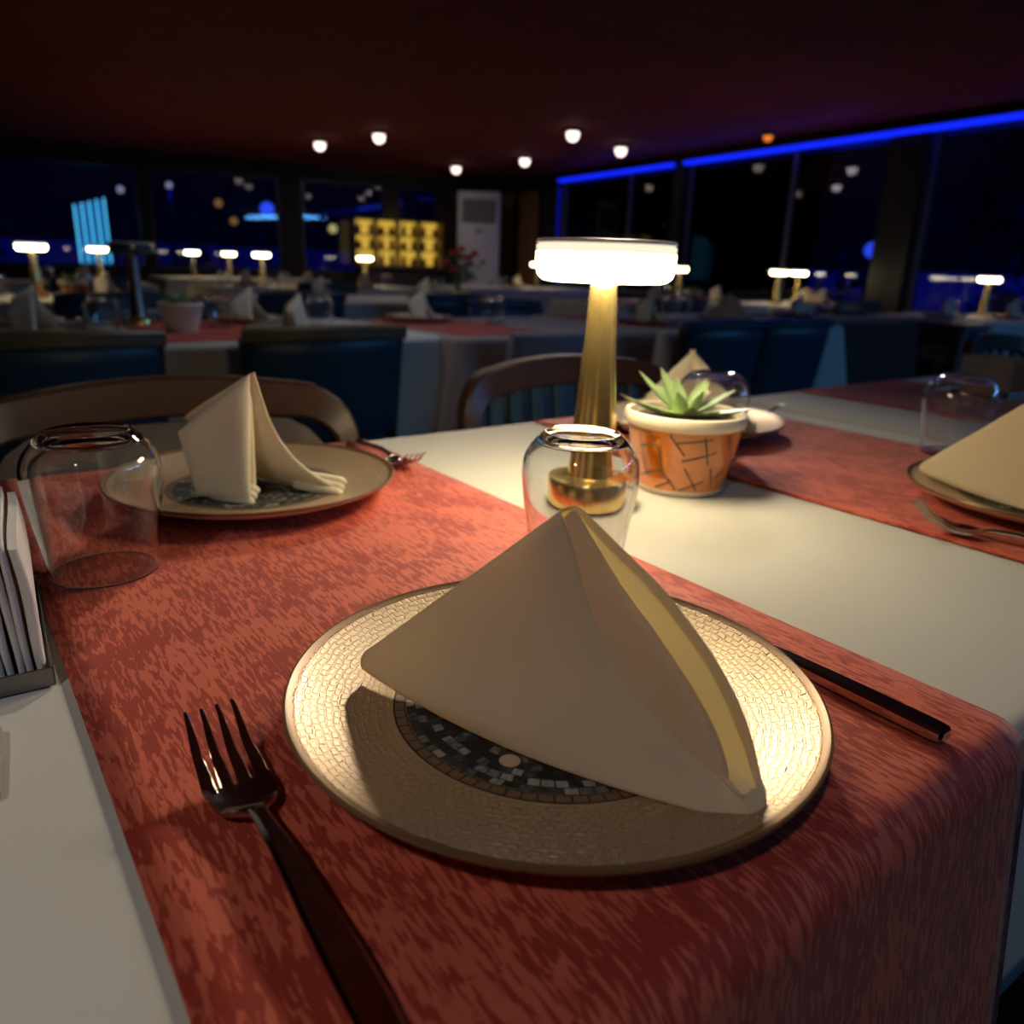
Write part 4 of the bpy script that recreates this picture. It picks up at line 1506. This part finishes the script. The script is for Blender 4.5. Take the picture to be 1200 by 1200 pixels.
hold2 = napkin_holder('grey metal napkin holder on the near table behind the right tumbler', (1.93, .66, ZT + .0012), R(-12), 20)
for i in range(12):
    bm = bmesh.new()
    patch(bm, (0, .010, .004), (0, .132, .004), (0, .132, .078), (0, .010, .078), .007, .001, 8, 8)
    o = obj('paper_napkin', bm, 'grey_cover')  # white paper given a grey colour that stands in for shade
    o.location = Vector((1.93, .66, ZT + .0012)) + Matrix.Rotation(R(-12), 3, 'Z') @ Vector((-.010 - .0092 * i, 0, 0))
    o.rotation_euler = (0, 0, R(-12))
    tag(o, 'shaded paper napkin in the right-hand metal holder', 'paper napkin', 'paper napkins in the right-hand holder')

# ------------------------------------------------------------------ settings on the tables behind
gN, gG, gP = 'folded napkins on the tables behind', 'upturned tumblers on the tables behind', 'plates on the tables behind'
def far_setting(x, y, rz, where, tent=True, glass=None, plate=True):
    if plate: dup(plate0, (x, y, PZ), rz, f'dim plate {where}', gP)
    if tent: dup(tent0, (x, y, ZT), rz, f'dim cream napkin {where}', gN)
    else: dup(nap0, (x, y, ZT), rz, f'dim cream pyramid napkin {where}', gN)
    if glass: dup(gl0, (glass[0], glass[1], ZT + .0035), 0, f'upturned tumbler {where}', gG)
for a in ((.235, 2.50, 0.2, 'at the far left of the second row, left of the unlit lamp', True, (.415, 2.61)),
          (.960, 2.93, 0.1, 'on second row table right of the grey pot', True, (.800, 2.75)),
          (.930, 2.46, 1.1, 'behind the second brown-topped blue chair', True, (1.09, 2.60)),
          (.26, 2.92, 0.8, 'beside the far edge of the second row table, far left', True, None),
          (1.62, 2.85, 0.4, 'beyond the hanging faded red runner', True, (1.9, 2.72)),
          (2.58, 2.48, -.4, 'behind the left one of the two blue chairs by the pot', True, (2.95, 2.70)),
          (3.18, 2.55, .1, 'behind the right one of the two blue chairs by the pot', False, (3.2, 2.85)),
          (.80, 4.78, 0.3, 'on the lamp-lit third row table at far left', True, (.72, 4.90)),
          (.12, 4.60, 0.3, 'left of the far left lit lamp', True, (.30, 4.75)),
          (2.0, 4.75, 0.3, 'on the dim third row table, left part', True, (1.75, 4.9)),
          (2.75, 4.75, 0.3, 'on the dim third row table, right part', True, (2.95, 4.9)),
          (2.10, 6.45, 0.3, 'beside the lit lamp on the fourth row table', True, (1.95, 6.55)),
          (2.62, 6.45, 0.3, 'between the two fourth row lamps', True, (2.5, 6.7)),
          (3.10, 6.40, 0.3, 'under the lamp at the back bar corner', True, (3.42, 6.6)),
          (1.0, 6.75, 0.3, 'under the lamp below the neon sign', True, (.75, 6.8)),
          (4.30, 4.1, -.2, 'left of the second lit lamp', True, (4.5, 4.2)),
          (5.05, 4.15, -.2, 'right of the small pot at the second lit lamp', True, (5.2, 4.3)),
          (5.68, 3.78, -.2, 'below the twin lit lamps', False, (5.55, 3.7)),
          (5.95, 3.80, -.4, 'right of the twin lit lamps', True, None),
          (4.02, 2.72, .2, 'on the dark brown cloth, left part', True, None),
          (5.20, 2.45, .2, 'on the white cloth of the grey-legged table', True, (5.05, 2.35)),
          (5.65, 2.25, .2, 'below the lamp at the right edge', True, (5.9, 2.3)),
          (5.05, 6.8, .2, 'on the far corner table', True, (4.8, 6.7))):
    far_setting(*a)

# flowers in a glass vase on the third row table
def flowers():
    x, y = 3.12, 4.92
    t = thing('flower_arrangement', 'red roses and green leaves in a clear vase, left of the air conditioner', 'flowers', (x, y, ZT + .001))
    bm = bmesh.new()
    lathe(bm, [(0, 0), (.030, 0), (.032, .004), (.026, .05), (.034, .12), (.031, .12), (.023, .05), (.027, .012), (0, .010)], 32)
    obj('vase', bm, 'glass', t)
    rnd = random.Random(4)
    heads = [(-.10, 0, .24), (-.03, .02, .30), (.05, -.02, .27), (.10, .02, .22), (.0, .05, .20), (-.06, -.04, .19), (.06, .05, .33), (.12, -.03, .30)]
    for h in heads:
        bm = bmesh.new()
        tube(bm, [(0, 0, .02), (h[0] * .4, h[1] * .4, h[2] * .6), h], .003, 6)
        obj('stem', bm, 'leaf_dark', t)
        bm = bmesh.new()
        for k in range(14):
            a = k * 2.4
            rr = .004 + .0018 * k
            c = Vector(h) + Vector((math.cos(a) * rr, math.sin(a) * rr, .012 - .0014 * k))
            n = Vector((math.cos(a), math.sin(a), .5)).normalized()
            s = n.cross(Vector((0, 0, 1))).normalized() * .016
            u_ = s.cross(n).normalized() * .016
            vs = [bm.verts.new(c + s * math.cos(q) + u_ * math.sin(q) + n * (.004 * math.cos(2 * q))) for q in [i * PI / 4 for i in range(8)]]
            bm.faces.new(vs)
        obj('rose', bm, 'rose_red', t, recalc=False)
    bm = bmesh.new()
    for k in range(150):
        c = Vector((rnd.gauss(0, .075), rnd.gauss(0, .05), rnd.uniform(.10, .30)))
        n = Vector((rnd.uniform(-1, 1), rnd.uniform(-1, 1), rnd.uniform(0, 1))).normalized()
        u_ = n.orthogonal().normalized(); w_ = n.cross(u_)
        s = rnd.uniform(.018, .034)
        bm.faces.new([bm.verts.new(c + u_ * s), bm.verts.new(c + w_ * s * .45), bm.verts.new(c - u_ * s), bm.verts.new(c - w_ * s * .45)])
    obj('foliage', bm, 'leaf_dark', t, smooth=False, recalc=False)
flowers()

# back bar: a lit cabinet of bottles before the far windows
def back_bar():
    c = room(1.86, .42)
    t = thing('back_bar_cabinet', 'yellow-lit shelf cabinet of bottles before the far windows', 'cabinet', (c.x, c.y, 0), RA + PI)
    w, z0, z1 = 1.26, .92, 1.50
    bm = bmesh.new()
    box(bm, (0, .05, .44), (w - .1, .34, .86), .01)
    obj('counter', bm, 'wood_dark', t, smooth=False)
    bm = bmesh.new()
    box(bm, (0, 0, .895), (w, .46, .04), .006)
    obj('countertop', bm, 'wood_mid', t, smooth=False)
    bm = bmesh.new()
    box(bm, (0, .20, (z0 + z1) / 2), (w, .02, z1 - z0))
    obj('lit_back_panel', bm, 'shelf_glow', t, smooth=False)
    for s in (-1, 1):
        bm = bmesh.new()
        box(bm, (s * (w / 2 + .012), .09, (z0 + z1) / 2), (.024, .24, z1 - z0 + .04), .003)
        obj('side_panel', bm, 'wood_mid', t, smooth=False)
    for z in (z0 + .195, z0 + .385, z1 + .01):
        bm = bmesh.new()
        box(bm, (0, .09, z), (w, .22, .018), .002)
        obj('shelf', bm, 'wood_mid', t, smooth=False)
    bm = bmesh.new()
    for k in range(1, 4): box(bm, (-w / 2 + w * k / 4, .10, (z0 + z1) / 2), (.016, .2, z1 - z0))
    obj('divider', bm, 'wood_mid', t, smooth=False)
    return t, w, z0
bar, bw, bz = back_bar()
bot = {}
def bottle(kind):
    bm = bmesh.new()
    if kind == 'amber_glass':
        p = [(0, 0), (.034, 0), (.037, .006), (.037, .085), (.030, .102), (.013, .118), (.012, .15), (.014, .152), (.014, .160), (0, .160)]
    elif kind == 'dark_glass':
        p = [(0, 0), (.030, 0), (.033, .005), (.033, .095), (.024, .112), (.011, .122), (.011, .165), (.0, .166)]
    else:
        p = [(0, 0), (.030, 0), (.043, .018), (.048, .045), (.042, .075), (.024, .092), (.018, .10), (.018, .115), (0, .117)]
    lathe(bm, p, 20)
    return bm
RBar = Matrix.Rotation(RA + PI, 3, 'Z')
k = 0
for row, z in enumerate((.915, bz + .204, bz + .394)):
    for q in range(8):
        kind = ('amber_glass', 'dark_glass', 'pot_amber')[(q * 2 + row * 5 + q // 3) % 3]
        x = -bw / 2 + .075 + q * (bw - .15) / 7
        loc = Vector(bar.location) + RBar @ Vector((x + .012 * ((q * 5) % 3 - 1), .08, z))
        rn, qn = ('bottom', 'middle', 'top')[row], ('first', 'second', 'third', 'fourth', 'fifth', 'sixth', 'seventh', 'eighth')[q]
        lb = f'{qn} bottle from the left on the {rn} shelf of the lit back bar'
        if kind not in bot:
            bot[kind] = tag(obj('bottle', bottle(kind), kind), lb, 'bottle', 'bottles in the lit back bar')
            bot[kind].location = loc
        else:
            dup(bot[kind], loc, 0, lb)

# floor-standing air conditioner in the corner
def air_conditioner():
    c = ray_pt(560, 310, 11.35)
    t = thing('air_conditioner', 'tall white floor-standing air conditioner in the far corner', 'air conditioner', (c.x, c.y, 0), RA + PI - R(25))
    w, d, h = .58, .36, 1.90
    bm = bmesh.new()
    box(bm, (0, 0, h / 2 + .02), (w, d, h - .04), .025, 3)
    obj('body', bm, 'white_plastic', t)
    bm = bmesh.new()
    box(bm, (0, -d / 2 - .002, h - .25), (w - .12, .02, .30), .006)
    obj('outlet_recess', bm, 'grey_plastic', t, smooth=False)
    for k in range(6):
        bm = bmesh.new()
        box(bm, (0, -d / 2 - .014, h - .37 + k * .048), (w - .14, .022, .006), 0, 2, Matrix.Rotation(R(25), 3, 'X'))
        obj('louver', bm, 'grey_plastic', t, smooth=False)
    bm = bmesh.new()
    box(bm, (0, -d / 2 - .002, h - .50), (.09, .010, .05), .003)
    obj('display', bm, 'grey_plastic', t, smooth=False)
    bm = bmesh.new()
    for k in range(12): box(bm, (0, -d / 2 - .002, .14 + k * .035), (w - .14, .012, .012))
    obj('intake_grille', bm, 'grey_plastic', t, smooth=False)
    bm = bmesh.new()
    box(bm, (0, 0, .02), (w - .04, d - .04, .04))
    obj('plinth', bm, 'grey_plastic', t, smooth=False)
air_conditioner()

def curtain(y0, y1, m, label):
    bm = bmesh.new()
    n = 40
    G = []
    for i in range(n + 1):
        f = i / n
        y = y0 + (y1 - y0) * f
        x = .07 + .025 * math.sin(f * (y1 - y0) * 60)
        G.append([bm.verts.new((x + .012 * math.sin(f * 9 + z), y, z)) for z in (.02, .5, 1.0, 1.5, 1.98)])
    grid_faces(bm, G)
    o = obj('curtain', bm, m)
    o.location = (KX, KY, 0)
    o.rotation_euler = (0, 0, RA)
    md = o.modifiers.new('thickness', 'SOLIDIFY')
    md.thickness = .003
    tag(o, label, 'curtain', 'curtains in the far corner')
curtain(.10, .42, 'curtain_olive', 'narrow olive curtain just right of the air conditioner')
curtain(.62, 1.16, 'curtain_brown', 'warm brown curtain between the olive curtain and the blue window')
